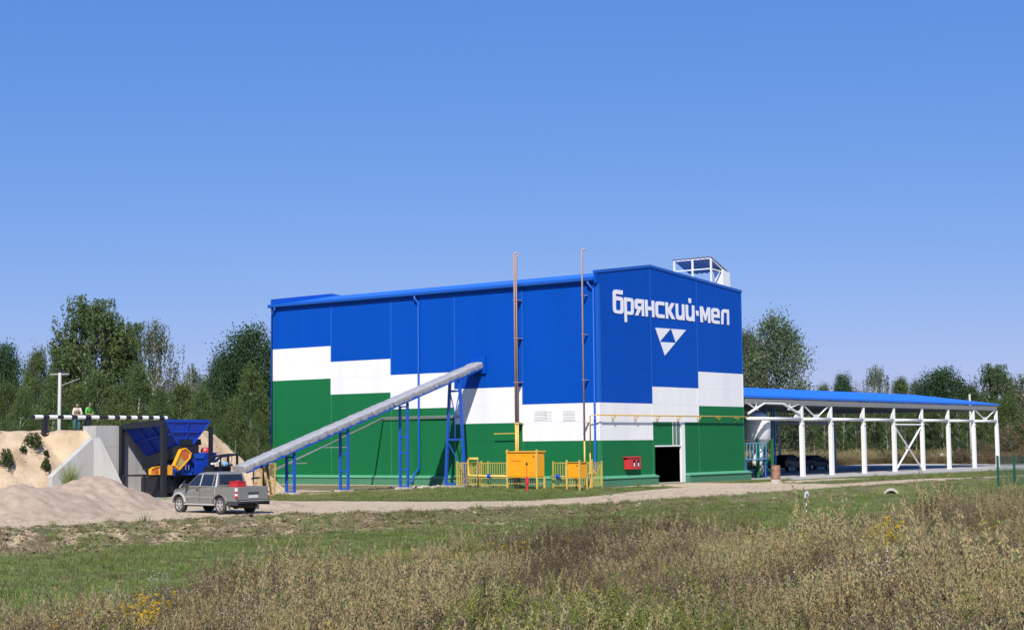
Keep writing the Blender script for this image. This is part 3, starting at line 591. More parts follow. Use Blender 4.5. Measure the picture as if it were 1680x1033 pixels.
for i in range(nT + 1):
    t = -.25 + (CL + .15) * i / nT
    sag = .03 * abs(sin(t * 2.6)); rope = 1 - .10 * math.exp(-((t + .3) % 2.05 - 1.0) ** 2 / .012)
    for j, (a, h) in enumerate(prof):
        side = abs(a) / .56; wr = (.05 * nz(t * 2.6 + h * 2, 0, 3) + .05 * nz(t * 5.5 + h * 5 * (1 if a < 0 else -1), a * .5, 8)) * (side > .85)
        e = .012 * nz(t * 1.7, 0, 12) if j in (0, len(prof) - 1) else 0
        vs.append(cpt(t, a * rope + (wr if a > 0 else -wr), h * (1 - .35 * (1 - rope)) + .025 * nz(t * 1.9, a * 3, 5) - (sag if side < .5 else 0) + e))
k_ = len(prof); tp.add(vs, [(i * k_ + j, (i + 1) * k_ + j, (i + 1) * k_ + j + 1, i * k_ + j + 1) for i in range(nT) for j in range(k_ - 1)])
tp.add([vs[j] for j in range(k_)], [tuple(range(k_))])
tp.build('tarpaulin', M['tarp'], cv, smooth=True)
MB().beam(cpt(-.2, 0, .1), cpt(CL - .3, 0, .1), .8, .04, cup).build('belt', M['rubber'], cv)
MB().box((U0 - .16, 68.55, 7.75), (U0 - .016, 69.95, 8.98)).build('wall_flashing', M['blue'], cv)
def conv_z(u): return CA.z + (u - CA.x) * (CB.z - CA.z) / (CB.x - CA.x)
def conv_y(u): return CA.y + (u - CA.x) * (CB.y - CA.y) / (CB.x - CA.x)
for u in (69.45, 73.95, 79.35):                          # three ladder-like supports
    y = conv_y(u); z0 = gz(u, y) + .14; zt = conv_z(u) - .06
    for a in (-.33, .33):
        MB().box((u - .07, y + a - .07, z0), (u + .07, y + a + .07, zt - (.0 if a < 0 else .22))).build('leg', M['steelblue'], cv)
        MB().box((u - .28, y + a - .25, z0 - .4), (u + .28, y + a + .25, z0)).build('footing', M['stone'], cv)
    zs = [z0 + .06] + [z for z in (1.25, 2.35, 3.4) if z < zt - .6] + [zt - .27]
    for z in zs: MB().box((u - .045, y - .26, z - .045), (u + .045, y + .26, z + .045)).build('rung', M['steelblue'], cv)
u = 84.35; y = conv_y(u); zt = conv_z(u) - .05; z0 = .10       # A-frame trestle
for a, bt in ((-1, -.78), (1, .78)):
    MB().beam((u, y + a * .42, zt), (u, y + bt * 1.1, z0), .17).build('leg', M['steelblue'], cv)
    MB().box((u - .8, y + bt * 1.1 - .55, -.3), (u + .5, y + bt * 1.1 + .55, z0 - .02)).build('footing', M['stone'], cv)
for z, hw in ((z0 + .09, .86), (3.2, .64), (6.5, .42)): MB().beam((u, y - hw + .06, z), (u, y + hw - .06, z), .13).build('rung', M['steelblue'], cv)
for p, q in (((u, y + .38, 6.3), (u, y, 4.9)), ((u, y - .38, 6.3), (u, y, 4.9)), ((u, y, 4.9), (u, y, 3.3)), ((u, y + .55, 2.9), (u, y - .6, 1.2))): MB().beam(p, q, .05).build('brace', M['steelblue'], cv)

# ------------------------------------------------------------------ yellow gas station
fn = thing('yellow_fence', 'low faded yellow picket fence enclosing the gas cabinets by the long wall', 'fence', (83.5, 63, 0))
pk = MB(); pk.box((-.018, -.018, .12), (.018, .018, 1.64)); pkm = pk.mesh('picket', M['fenceyel'])
def run(p, q, skip=()):
    p, q = Vector(p), Vector(q); L_ = (q - p).length; n = round(L_ / .19); dd = (q - p) / L_
    for z in (.16, 1.62): MB().beam((p.x, p.y, z), (q.x, q.y, z), .05).build('fence_rail', M['fenceyel'], fn)
    for i in range(1, n):
        c = p + (q - p) * i / n
        o = bpy.data.objects.new('picket', pkm); COL.objects.link(o); o.parent = fn; o.location = c - Vector((83.5, 63, 0))
    m = max(1, round(L_ / 2.2))
    for i in range(m + 1):
        c = p + (q - p) * i / m; MB().box((c.x - .04, c.y - .04, -.2), (c.x + .04, c.y + .04, 1.72)).build('post', M['fenceyel'], fn)
    for i in range(m):
        a = p + (q - p) * (i + .08) / m; c = p + (q - p) * (i + .92) / m
        MB().beam((a.x - .03, a.y, .25), (c.x - .03, c.y, 1.55), .03).build('brace', M['fenceyel'], fn)
run((83.6, 68.6, 0), (83.6, 63.3, 0)); run((83.6, 60.6, 0), (83.6, 57.75, 0)); run((83.65, 57.7, 0), (84.9, 57.7, 0)); run((83.65, 68.65, 0), (86.3, 68.65, 0))
MB().box((83.46, 57.5, -.2), (83.6, 57.64, 1.85)).build('post', M['yellowpipe'], fn)
g1 = thing('gas_cabinet', 'large yellow-orange gas cabinet on legs in the middle of the fence', 'gas cabinet', (83, 62, 0), 0, 'yellow gas cabinets')
MB().box((82.0, 60.75, .70), (82.85, 63.15, 2.32)).build('case', M['yellow'], g1, bevel=.015)
MB().hexa([(81.93, 60.68, 2.325), (82.92, 60.68, 2.325), (82.92, 63.22, 2.325), (81.93, 63.22, 2.325), (81.93, 60.68, 2.36), (82.92, 60.68, 2.4), (82.92, 63.22, 2.4), (81.93, 63.22, 2.36)]).build('lid', M['yellow'], g1)
for y0, y1 in ((60.83, 61.94), (61.96, 63.07)): MB().box((81.985, y0, .78), (81.998, y1, 2.24)).build('door', M['yellow'], g1)
MB().box((82.1, 60.735, .78), (82.75, 60.748, 2.24)).build('door', M['yellow'], g1)
MB().box((81.978, 62.0, 1.75), (81.984, 62.8, 1.80)).build('inscription', M['orange'], g1)
MB().box((81.96, 60.93, 2.03), (81.984, 60.99, 2.12)).build('lock', M['black'], g1)
MB().box((82.05, 60.8, .3), (82.8, 63.1, .34)).build('tray', M['yellowpipe'], g1)
for x in (82.0, 82.8):
    for y_ in (60.72, 63.1): MB().box((x - .05, y_ - .05, -.2), (x + .05, y_ + .05, .70 if x > 82.5 else 2.5)).build('leg', M['yellowpipe'], g1)
lv = MB()
for i in range(13): lv.box((82.01, 60.85 + i * .18, .36), (82.03, 60.92 + i * .18, .69))
lv.build('grille', M['black'], g1)
g2 = thing('gas_cabinet', 'small yellow gas cabinet on tall legs near the building corner', 'gas cabinet', (81, 57, 0), 0, 'yellow gas cabinets')
MB().box((80.4, 56.3, .73), (81.2, 57.15, 1.68)).build('case', M['yellow'], g2, bevel=.012)
MB().box((80.388, 56.36, .79), (80.398, 57.09, 1.62)).build('door', M['yellow'], g2)
MB().box((80.33, 56.24, 1.683), (81.27, 57.21, 1.71)).build('lid', M['yellow'], g2)
MB().box((80.372, 56.45, 1.45), (80.386, 56.5, 1.55)).build('lock', M['black'], g2)
for x, y_, z in ((80.36, 56.26, 1.85), (80.36, 57.22, 1.85), (81.2, 56.3, .73), (81.2, 57.1, .73)): MB().box((x - .04, y_ - .04, -.2), (x + .04, y_ + .04, z)).build('leg', M['yellowpipe'], g2)
MB().box((80.4, 56.3, .3), (81.2, 57.15, .33)).build('tray', M['yellowpipe'], g2)
yp = thing('gas_pipework', 'pale yellow gas pipework bending up beside the large gas cabinet', 'pipework', (83, 65, 0))
MB().tube([(83.3, 66.55, 1.9), (83.3, 67.3, 1.9), (83.3, 67.4, 1.8), (83.3, 67.4, .86), (83.3, 67.3, .76), (83.3, 63.2, .74)], .085, 10).build('pipe', M['yellowpipe'], yp, smooth=True)
MB().tube([(83.25, 66.55, 1.85), (83.25, 66.55, -.1)], .05, 8).build('support', M['rust'], yp, smooth=True)
MB().tube([(83.25, 67.4, .7), (83.25, 67.4, -.1)], .05, 8).build('support', M['rust'], yp, smooth=True)
for y_, v_ in ((65.6, .12), (60.0, .12)): MB().lathe((83.3, y_, .75), [(.06, -.16), (.15, -.12), (.15, -.06), (.09, -.04), (.09, .04), (.15, .06), (.15, .12), (.06, .16)], 12, 'y').build('valve', M['steelblue'], yp, smooth=False)
MB().tube([(83.3, 60.6, .76), (83.3, 59.3, .76), (83.3, 59.25, 1.4)], .06, 10).build('pipe', M['yellowpipe'], yp, smooth=True)
MB().tube([(83.2, 59.25, 1.42), (83.2, 59.25, -.1)], .08, 10).build('pipe', M['yellowpipe'], yp, smooth=True)
MB().tube([(81.2, 57.0, 1.2), (82.6, 57.3, 1.25), (83.3, 59.2, 1.2)], .04, 8).build('pipe', M['yellowpipe'], yp, smooth=True)
MB().tube([(81.2, 56.9, .9), (84.6, 57.9, .95), (86.2, 59.5, 1.2), (86.3, 59.55, 2.2)], .045, 8).build('pipe', M['yellowpipe'], yp, smooth=True)
# red sign post in front of the large cabinet
rp = thing('marker_post', 'short red post with a thin rod and dark arrow tip before the yellow cabinet', 'marker post', (78.5, 58.9, 0))
z0 = gz(78.5, 58.9)
MB().lathe((78.5, 58.9, z0 - .1), [(.07, 0), (.07, .55), (.13, .56), (.13, .95), (.05, .98)], 12).build('base', M['red'], rp)
MB().tube([(78.5, 58.9, z0 + .85), (78.5, 58.9, z0 + 1.75)], .018, 6).build('rod', M['red'], rp)
MB().prism([(58.8, z0 + 1.62), (59.0, z0 + 1.62), (58.9, z0 + 1.8)], 'x', 78.48, 78.52).build('arrow', M['dark'], rp)

# ------------------------------------------------------------------ retaining wall, hopper, crusher
cw = thing('retaining_wall', 'grey concrete retaining wall with a pointed buttress holding back the sand', 'wall', (62, 77, 0))
def cpanel(x0, x1, z0, z1): MB().box((x0 + .006, 77.0, z0 + .006), (x1 - .006, 77.55, z1 - .006)).build('concrete_panel', M['concrete'], cw)
for x0, x1 in ((60.14, 61.7), (61.7, 63.2), (63.2, 64.7), (64.7, 66.3)):
    cpanel(x0, x1, -.3, 2.95); cpanel(x0, x1, 2.95, 4.22)
MB().box((60.2, 77.03, -.3), (66.28, 77.5, 4.2)).build('core', M['concrete'], cw)
MB().box((60.14, 77.56, 0), (60.6, 78.2, 4.2)).build('return_wall', M['concrete'], cw)
# buttress: cheek towards the camera-right, sloped wing to the left
K0, K1 = (59.75, 76.7), (60.15, 76.9)
bt_ = MB(); bt_.add([(59.75, 76.7, -.3), (59.75, 76.7, 3.5), (57.0, 76.85, 1.28), (57.0, 76.85, -.3), (59.9, 77.35, -.3), (59.9, 77.35, 3.5), (57.0, 77.35, 1.28), (57.0, 77.35, -.3)],
    [(0, 1, 2, 3), (4, 7, 6, 5), (1, 5, 6, 2), (0, 4, 5, 1), (2, 6, 7, 3), (0, 3, 7, 4)]); bt_.build('wing', M['concrete'], cw)
bt_ = MB(); bt_.add([(59.755, 76.695, -.3), (59.755, 76.695, 3.5), (60.15, 76.6, 3.5), (61.45, 75.55, 0.0), (61.45, 75.55, -.3), (60.1, 76.99, -.3), (60.1, 76.99, 3.5), (60.45, 76.99, 3.5), (61.75, 75.95, 0.0), (61.75, 75.95, -.3)],
    [(0, 1, 2, 3, 4), (5, 9, 8, 7, 6), (1, 6, 7, 2), (2, 7, 8, 3), (3, 8, 9, 4), (0, 5, 6, 1), (0, 4, 9, 5)]); bt_.build('buttress', M['concrete'], cw)

hp = thing('feed_hopper', 'large blue steel feed hopper standing on black legs against the concrete wall', 'hopper', (63.7, 75, 0))
RM = [(62.0, 73.0, 4.42), (65.4, 73.0, 4.42), (65.4, 76.85, 4.22), (62.0, 76.85, 4.22)]
BM = [(63.2, 73.25, 3.0), (64.25, 73.25, 3.0), (64.25, 75.95, 2.25), (63.2, 75.95, 2.25)]
def plate(a, b2, c, d2, name):
    q = [Vector(p) for p in (a, b2, c, d2)]; n = (q[1] - q[0]).cross(q[3] - q[0]).normalized() * .02
    m = MB(); m.hexa([p - n for p in q] + [p + n for p in q]); return m.build(name, M['hopper'], hp)
names = ['front_plate', 'right_plate', 'back_plate', 'left_plate']
for i in range(4): plate(RM[i], RM[(i + 1) % 4], BM[(i + 1) % 4], BM[i], names[i])
def lerp(a, b2, t): return tuple(a[k] + (b2[k] - a[k]) * t for k in range(3))
def rib(p, q, w=.09, m='hopper'): MB().beam(p, q, w).build('rib', M[m], hp)
fo = Vector((0, -.05, -.02))
rib(Vector(lerp(RM[0], RM[1], .5)) + fo, Vector(lerp(BM[0], BM[1], .5)) + fo)
rib(Vector(lerp(RM[0], BM[0], .42)) + fo, Vector(lerp(RM[1], BM[1], .42)) + fo)
for t in (.0, 1.0): rib(Vector(lerp(RM[0], RM[1], t)) + fo, Vector(lerp(BM[0], BM[1], t)) + fo, .08)
lo = Vector((-.05, 0, -.04))
for t in (.33, .66): rib(Vector(lerp(RM[3], RM[0], t)) + lo, Vector(lerp(BM[3], BM[0], t)) + lo)
rib(Vector(lerp(RM[3], BM[3], .5)) + lo, Vector(lerp(RM[0], BM[0], .5)) + lo)
for i in range(4):
    a, c = Vector(RM[i]), Vector(RM[(i + 1) % 4]); MB().beam(a + Vector((0, 0, .02)), c + Vector((0, 0, .02)), .12, .16).build('rim', M['hopper' if i == 0 else 'black'], hp)
MB().beam((61.85, 72.9, 4.3), (61.85, 76.9, 4.1), .16, .28).build('beam', M['black'], hp)
for x, y_, w in ((61.85, 72.95, .28), (61.85, 76.72, .24), (65.5, 72.95, .2), (65.5, 76.75, .2)): MB().box((x - w / 2, y_ - w / 2, -.2), (x + w / 2, y_ + w / 2, 4.12)).build('leg', M['black'], hp)
fd = MB(); fd.hexa([(63.0, 73.0, 2.3), (64.6, 73.0, 2.3), (64.6, 76.2, 1.55), (63.0, 76.2, 1.55), (63.0, 73.0, 3.0), (64.6, 73.0, 3.0), (64.6, 76.2, 2.25), (63.0, 76.2, 2.25)]); fd.build('feeder_trough', M['black'], hp)

cu_ = thing('crusher', 'black-framed blue crusher with yellow belt guards under the hopper', 'crusher', (63.5, 73.5, 0))
# portal frame and base
for p, q, w in [((60.8, 73.4, 0), (60.8, 73.4, 1.27), .12), ((60.8, 73.4, 1.27), (65.7, 73.4, 1.22), .12), ((60.8, 73.4, .02), (62.2, 73.4, .02), .10), ((65.7, 73.4, 0), (65.7, 73.4, 1.22), .14), ((60.8, 75.2, 0), (60.8, 75.2, 1.27), .12), ((60.8, 73.46, 1.268), (60.8, 75.14, 1.268), .10), ((60.8, 75.2, 1.266), (65.7, 75.2, 1.22), .10)]:
    MB().beam(p, q, w).build('frame', M['black'], cu_)
MB().box((62.0, 73.55, .05), (65.5, 75.1, 1.15)).build('crusher_body', M['black'], cu_)
for i, x in enumerate((62.3, 62.9, 63.6, 64.3, 65.0)): MB().beam((x, 73.5, .05), (x + (.2 if i % 2 else -.15), 73.5, 1.15), .12).build('rib', M['black'], cu_)
MB().lathe((62.55, 73.35, .62), [(.1, -.1), (.42, -.08), (.45, 0), (.42, .08), (.1, .1)], 20, 'y').build('flywheel', M['black'], cu_)
MB().lathe((63.9, 73.38, .6), [(.1, -.1), (.36, -.08), (.38, 0), (.36, .08), (.1, .1)], 20, 'y').build('flywheel', M['black'], cu_)
for p, q in [((64.2, 73.2, .45), (64.75, 73.2, .95)), ((63.3, 73.2, .5), (63.7, 73.2, .9))]: MB().beam(p, q, .07).build('rod', M['conduit'], cu_)
# big tilted belt guard: pan with rim and orange disc behind mesh
GP = [(63.0, 2.76), (63.37, 2.84), (63.78, 2.55), (63.72, 2.25), (62.86, 1.53), (62.47, 1.82)]
def guard(poly, y, depth, parent, name='belt_guard'):
    c = (sum(p[0] for p in poly) / len(poly), sum(p[1] for p in poly) / len(poly)); n = len(poly)
    inn = [(c[0] + (p[0] - c[0]) * .88, c[1] + (p[1] - c[1]) * .88) for p in poly]
    m = MB(); vs = [(p[0], y - depth, p[1]) for p in poly] + [(p[0], y - depth, p[1]) for p in inn] + [(p[0], y, p[1]) for p in poly] + [(p[0], y - depth + .06, p[1]) for p in inn]
    fs = []
    for i in range(n):
        j = (i + 1) % n; fs += [(i, j, n + j, n + i), (i, 2 * n + i, 2 * n + j, j), (n + i, n + j, 3 * n + j, 3 * n + i)]
    fs += [tuple(range(2 * n, 3 * n))]
    m.add(vs, fs); o = m.build(name, M['yellow'], parent)
    m = MB(); m.add([(p[0], y - depth + .058, p[1]) for p in inn], [tuple(range(n))]); m.build('mesh_panel', M['yellowmesh'], o)
    return o, c
go, gc = guard(GP, 72.95, .26, cu_)
MB().lathe((63.28, 72.74, 2.42), [(.02, -.012), (.27, -.01), (.27, .01)], 20, 'y').build('pulley', M['orange'], go)
go, gc = guard([(61.05, 1.31), (61.05, 1.62), (61.3, 1.75), (61.74, 1.80), (61.74, 1.31)], 73.3, .24, cu_)
MB().lathe((61.42, 73.09, 1.52), [(.02, -.012), (.16, -.01), (.16, .01)], 16, 'y').build('pulley', M['orange'], go)
MB().prism([(62.12, 1.28), (62.12, 1.72), (62.2, 1.84), (62.42, 1.84), (62.5, 1.76), (62.5, 1.28)], 'y', 72.9, 73.35).build('belt_guard', M['yellow'], cu_)
# motors
def motor(x0, x1, y, z, r):
    prof = [(r * .5, 0), (r * .96, .02)]; n = 9; Lm = x1 - x0
    for i in range(n):
        t = .06 + (Lm - .12) * i / n; prof += [(r, t), (r, t + (Lm - .12) / n * .5), (r * .9, t + (Lm - .12) / n * .55), (r * .9, t + (Lm - .12) / n * .98)]
    prof += [(r * .96, Lm - .02), (r * .5, Lm)]
    m = MB(); m.lathe((x0, y, z), prof, 16, 'x'); o = m.build('motor', M['steelblue'], cu_)
    m = MB(); m.box((x0 + Lm * .35, y - .14, z + r * .8), (x0 + Lm * .7, y + .14, z + r + .18)); m.build('terminal_box', M['steelblue'], o)
    m = MB(); m.box((x0 + .1, y - r * .9, z - r - .06), (x1 - .1, y + r * .9, z - r + .1)); m.build('foot', M['steelblue'], o)
motor(62.55, 63.1, 73.5, 1.52, .24); motor(63.3, 64.2, 73.25, 1.55, .26); motor(64.25, 65.0, 73.3, 1.5, .24)
for x in (63.52, 63.75): MB().box((x, 72.93, 1.55), (x + .05, 72.97, 1.85)).build('tag_plate', M['letter'], cu_)
# discharge chute with blue flap, red lid and dark beam
MB().prism([(64.05, 2.55), (66.1, 2.55), (65.9, 1.7), (65.3, 1.25), (64.3, 1.25), (64.25, 1.9)], 'y', 73.05, 74.6).build('chute', M['hopper'], cu_)
MB().prism([(64.2, 2.5), (65.1, 2.5), (65.0, 2.2), (64.3, 2.2)], 'y', 72.99, 73.045).build('flap', M['steelblue'], cu_)
MB().box((64.1, 73.3, 2.56), (64.9, 74.2, 2.62)).build('lid', M['letter'], cu_)
MB().lathe((65.6, 73.5, 2.56), [(.3, 0), (.32, .1), (.25, .24), (.1, .3)], 14).build('cap', M['red'], cu_)
MB().beam((64.0, 73.9, 2.95), (65.5, 73.9, 3.2), .2, .34).build('beam', M['black'], cu_)
MB().box((63.3, 73.0, 2.95), (64.1, 73.7, 3.35)).build('gearbox', M['black'], cu_)

mf = thing('machine_frame', 'black tubular frame holding cables and a blue valve between crusher and conveyor', 'machine frame', (65.4, 71.5, 0))
for p, q in [((64.4, 71.5, 1.95), (65.0, 71.5, 2.3)), ((65.0, 71.5, 2.3), (66.3, 71.5, 2.42)), ((66.3, 71.5, 2.42), (66.3, 71.5, 0)), ((64.95, 71.5, 2.28), (64.95, 71.5, 0)), ((65.0, 72.3, 2.3), (66.3, 72.3, 2.42)), ((66.3, 72.3, 2.42), (66.3, 72.3, 0)), ((66.3, 71.55, 2.42), (66.3, 72.25, 2.42)), ((64.3, 71.5, 1.4), (66.6, 71.5, 1.3)), ((65.0, 71.5, 1.75), (65.9, 71.5, 1.8))]:
    MB().beam(p, q, .11).build('frame', M['black'], mf)
MB().box((64.35, 71.6, .2), (65.9, 72.3, 1.72)).build('cabinet', M['black'], mf)
MB().lathe((65.25, 71.4, 1.86), [(.04, -.16), (.13, -.12), (.13, .12), (.04, .16)], 12, 'x').build('valve', M['skyblue'], mf)
MB().box((64.75, 71.45, 2.0), (65.1, 71.7, 2.18)).build('junction_box', M['lightclear'], mf)
MB().box((64.3, 71.4, 1.85), (64.55, 71.6, 1.95)).build('plate', M['letter'], mf)
MB().tube([(65.8, 71.45, 2.35), (65.82, 71.42, 2.1), (65.75, 71.45, 1.9), (65.95, 71.45, 1.65)], .02, 6).build('cable', M['rubber'], mf)

def yguard(p, w, h, lean, label):
    t = thing('mesh_guard', label, 'guard', p, 0, 'yellow mesh guards under the conveyor tail')
    x, y, z = p; top = Vector((x + lean, y, z + h)); B = Vector((x, y, z)); side = Vector((0, -w, 0))
    for a, c in ((B, top), (B + side, top + side), (top, top + side), (B + (top - B) * .5, B + (top - B) * .5 + side), (B + (top - B) * .04, B + (top - B) * .04 + side)):
        MB().beam(a, c, .06).build('guard_frame', M['yellowmesh'], t)
    m = MB()
    for i in range(1, 9): m.beam(B + side * i / 9, top + side * i / 9, .012)
    for i in range(1, 14): m.beam(B + (top - B) * i / 14, B + (top - B) * i / 14 + side, .012)
    m.build('wire_mesh', M['yellowmesh'], t)
yguard((66.4, 70.2, -.1), .72, 1.65, .0, 'yellow mesh guard standing left-most below the conveyor tail')
yguard((67.2, 70.0, -.1), .75, 1.95, .1, 'taller yellow mesh guard leaning below the conveyor rail')
MB_ = MB(); MB_.beam((66.9, 69.7, -.1), (66.6, 69.7, 1.75), .12); MB_.beam((67.5, 69.8, -.1), (67.1, 69.8, 1.8), .1); MB_.beam((65.9, 69.8, 1.0), (66.7, 69.8, 1.05), .1)
tag(MB_.build('tail_stand', M['black'], None, (66.8, 69.8, 0)), 'dark slanting struts propping the low end of the conveyor', 'strut')

# ------------------------------------------------------------------ striped barrier rail with posts
br = thing('barrier_rail', 'black and white striped barrier rail on black posts above the sand and wall', 'barrier', (62, 80.3, 4))
RK = 80.3 / 77.3
x = 55.8 * RK; ypos = 80.3; zr = 4.77
segs = [(.25, 'black')] + [(.55, 'white'), (.44, 'black')] * 4 + [(.55, 'white'), (.70, 'black')] + [(.44, 'white'), (.42, 'black')] * 5 + [(.22, 'white')]
for L_, m in segs:
    L_ *= RK; MB().tube([(x, ypos, zr), (x + L_ - .002, ypos, zr)], .122 if m == 'white' else .105, 12).build('white_band' if m == 'white' else 'black_band', M['letter' if m == 'white' else 'black'], br, smooth=False); x += L_
for px_ in (56.75 * RK, 59.85 * RK, 65.4 * RK): MB().box((px_ - .135, ypos - .13, 3.4), (px_ + .135, ypos + .13, 4.66)).build('post', M['black'], br)

# ------------------------------------------------------------------ people
def skin_mesh(name, verts, edges, radii, root=0, sub=2, m=None, parent=None):
    me = bpy.data.meshes.new(name); me.from_pydata(verts, edges, []); o = bpy.data.objects.new(name, me); COL.objects.link(o)
    md = o.modifiers.new('s', 'SKIN'); md.use_smooth_shade = True
    for d_, r in zip(me.skin_vertices[0].data, radii): d_.radius = (r, r) if not isinstance(r, tuple) else r; d_.use_root = False
    me.skin_vertices[0].data[root].use_root = True
    if sub: o.modifiers.new('d', 'SUBSURF').levels = sub
    bpy.context.view_layer.update()
    nm = bpy.data.meshes.new_from_object(o.evaluated_get(bpy.context.evaluated_depsgraph_get())); nm.name = name
    bpy.data.objects.remove(o); bpy.data.meshes.remove(me)
    nm.materials.clear(); nm.materials.append(m); nm.polygons.foreach_set('use_smooth', [True] * len(nm.polygons))
    r = link_mesh(name, nm, parent); return r
def person(loc, rz, label, lean, twist, shirt, trousers, vest=None, hat='hair'):
    """local: x right, y front (towards the rail), z up; leaning with forearms on the rail at z 0.95"""
    p = thing('person', label, 'person', loc, rz, local=True)
    hip = (0, -.28, .93); ch = (twist * .06, -.28 + lean * .35, 1.30); nk = (twist * .1, -.28 + lean * .52, 1.48); hd = (twist * .13, -.28 + lean * .68, 1.57); ht = (twist * .15, -.28 + lean * .78, 1.69)
    V_ = [hip, ch, nk, hd, ht]; E_ = [(0, 1), (1, 2), (2, 3), (3, 4)]; R_ = [.12, .13, .055, .085, .07]
    def arm(sx):
        b_ = len(V_); sh = (ch[0] + sx * .19, ch[1] + .02, ch[2] + .10); el = (ch[0] + sx * .27, -.02, 1.06); wr = (ch[0] + sx * .10, .13, 1.04); kn = (ch[0] + sx * .03, .17, 1.035)
        V_.extend([sh, el, wr, kn]); E_.extend([(1, b_), (b_, b_ + 1), (b_ + 1, b_ + 2), (b_ + 2, b_ + 3)]); R_.extend([.065, .045, .032, .04])
        for q in range(5):                              # five bent fingers
            f0 = len(V_); a = (q - 2) * .018; V_.extend([(kn[0] - sx * .04, kn[1] + a, kn[2] - .005 * abs(q - 2)), (kn[0] - sx * (.085 - .01 * abs(q - 1)), kn[1] + a * 1.2, kn[2] - .03)])
            E_.extend([(b_ + 3, f0), (f0, f0 + 1)]); R_.extend([.011, .009])
        return sh, el, wr
    A1 = arm(-1); A2 = arm(1)
    def leg(sx):
        b_ = len(V_); V_.extend([(sx * .10, -.28, .86), (sx * .13, -.24, .48), (sx * .14, -.30, .08), (sx * .15, -.16, .03)]); E_.extend([(0, b_), (b_, b_ + 1), (b_ + 1, b_ + 2), (b_ + 2, b_ + 3)]); R_.extend([.085, .06, .045, .035])
    leg(-1); leg(1)
    skin_mesh('body', V_, E_, R_, 0, 1, M['skin'], p)
    skin_mesh('nose', [(hd[0], hd[1] + .07, hd[2] + .05), (hd[0], hd[1] + .11, hd[2] + .02)], [(0, 1)], [.018, .02], 0, 1, M['skin'], p)
    for sx in (-1, 1):
        MB().lathe((hd[0] + sx * .034, hd[1] + .083, hd[2] + .07), [(.004, -.006), (.012, 0), (.004, .006)], 8, 'y').build('eye', M['dark'], p)
        MB().lathe((hd[0] + sx * .088, hd[1], hd[2] + .05), [(.01, -.02), (.03, 0), (.01, .02)], 8, 'x').build('ear', M['skin'], p)
    T_ = [(0, -.28, .98), (ch[0], ch[1], ch[2] - .02), (nk[0], nk[1] - .03, nk[2] - .06)]; sv = list(T_); se = [(0, 1), (1, 2)]; sr = [.155, .165, .08]
    for sh, el, wr in (A1, A2):
        b_ = len(sv); mid_ = tuple(el[i] + (wr[i] - el[i]) * .55 for i in range(3)); sv += [sh, el, mid_]; se += [(1, b_), (b_, b_ + 1), (b_ + 1, b_ + 2)]; sr += [.085, .06, .05]
    skin_mesh('shirt', sv, se, sr, 0, 1, shirt, p)
    if vest: skin_mesh('vest', [(0, -.27, .97), (ch[0], ch[1] + .012, ch[2]), (nk[0], nk[1] - .02, nk[2] - .09)], [(0, 1), (1, 2)], [.168, .178, .10], 0, 1, vest, p)
    skin_mesh('trousers', [(0, -.28, 1.0), (0, -.28, .9), (-.105, -.28, .84), (-.135, -.24, .48), (-.14, -.30, .10), (.105, -.28, .84), (.135, -.24, .48), (.14, -.30, .10)], [(0, 1), (1, 2), (2, 3), (3, 4), (1, 5), (5, 6), (6, 7)], [.15, .15, .115, .095, .085, .115, .095, .085], 1, 1, trousers, p)
    for sx in (-1, 1): skin_mesh('boot', [(sx * .14, -.32, .07), (sx * .15, -.20, .05), (sx * .155, -.10, .04)], [(0, 1), (1, 2)], [.065, .06, .045], 0, 1, M['black'], p)
    if hat == 'cap':
        skin_mesh('cap', [(hd[0], hd[1] - .02, hd[2] + .10), (ht[0], ht[1] - .02, ht[2] + .02)], [(0, 1)], [.10, .085], 0, 1, M['cap'], p)
        MB().hexa([(hd[0] - .07, hd[1] + .05, hd[2] + .10), (hd[0] + .07, hd[1] + .05, hd[2] + .10), (hd[0] + .06, hd[1] + .19, hd[2] + .07), (hd[0] - .06, hd[1] + .19, hd[2] + .07), (hd[0] - .07, hd[1] + .05, hd[2] + .12), (hd[0] + .07, hd[1] + .05, hd[2] + .12), (hd[0] + .06, hd[1] + .19, hd[2] + .085), (hd[0] - .06, hd[1] + .19, hd[2] + .085)]).build('cap_peak', M['cap'], p)
    else:
        skin_mesh('hair', [(hd[0], hd[1] - .035, hd[2] + .05), (ht[0], ht[1] - .03, ht[2] + .01)], [(0, 1)], [.088, .078], 0, 1, M['hair'], p)
    return p
# front of the figures faces the camera side of the rail
person((61.66, 80.72, mound_h(61.66, 80.72) - .02), pi - .55, 'person in cream sleeves, brown vest and teal trousers leaning on the striped rail', .45, .1, M['shirtwhite'], M['teal'], M['vest'], 'hair')
person((62.68, 80.78, mound_h(62.68, 80.78) - .02), pi - .05, 'person in bright green shirt and dark cap bending over the striped rail', .62, .9, M['shirtgreen'], M['navycloth'], None, 'cap')

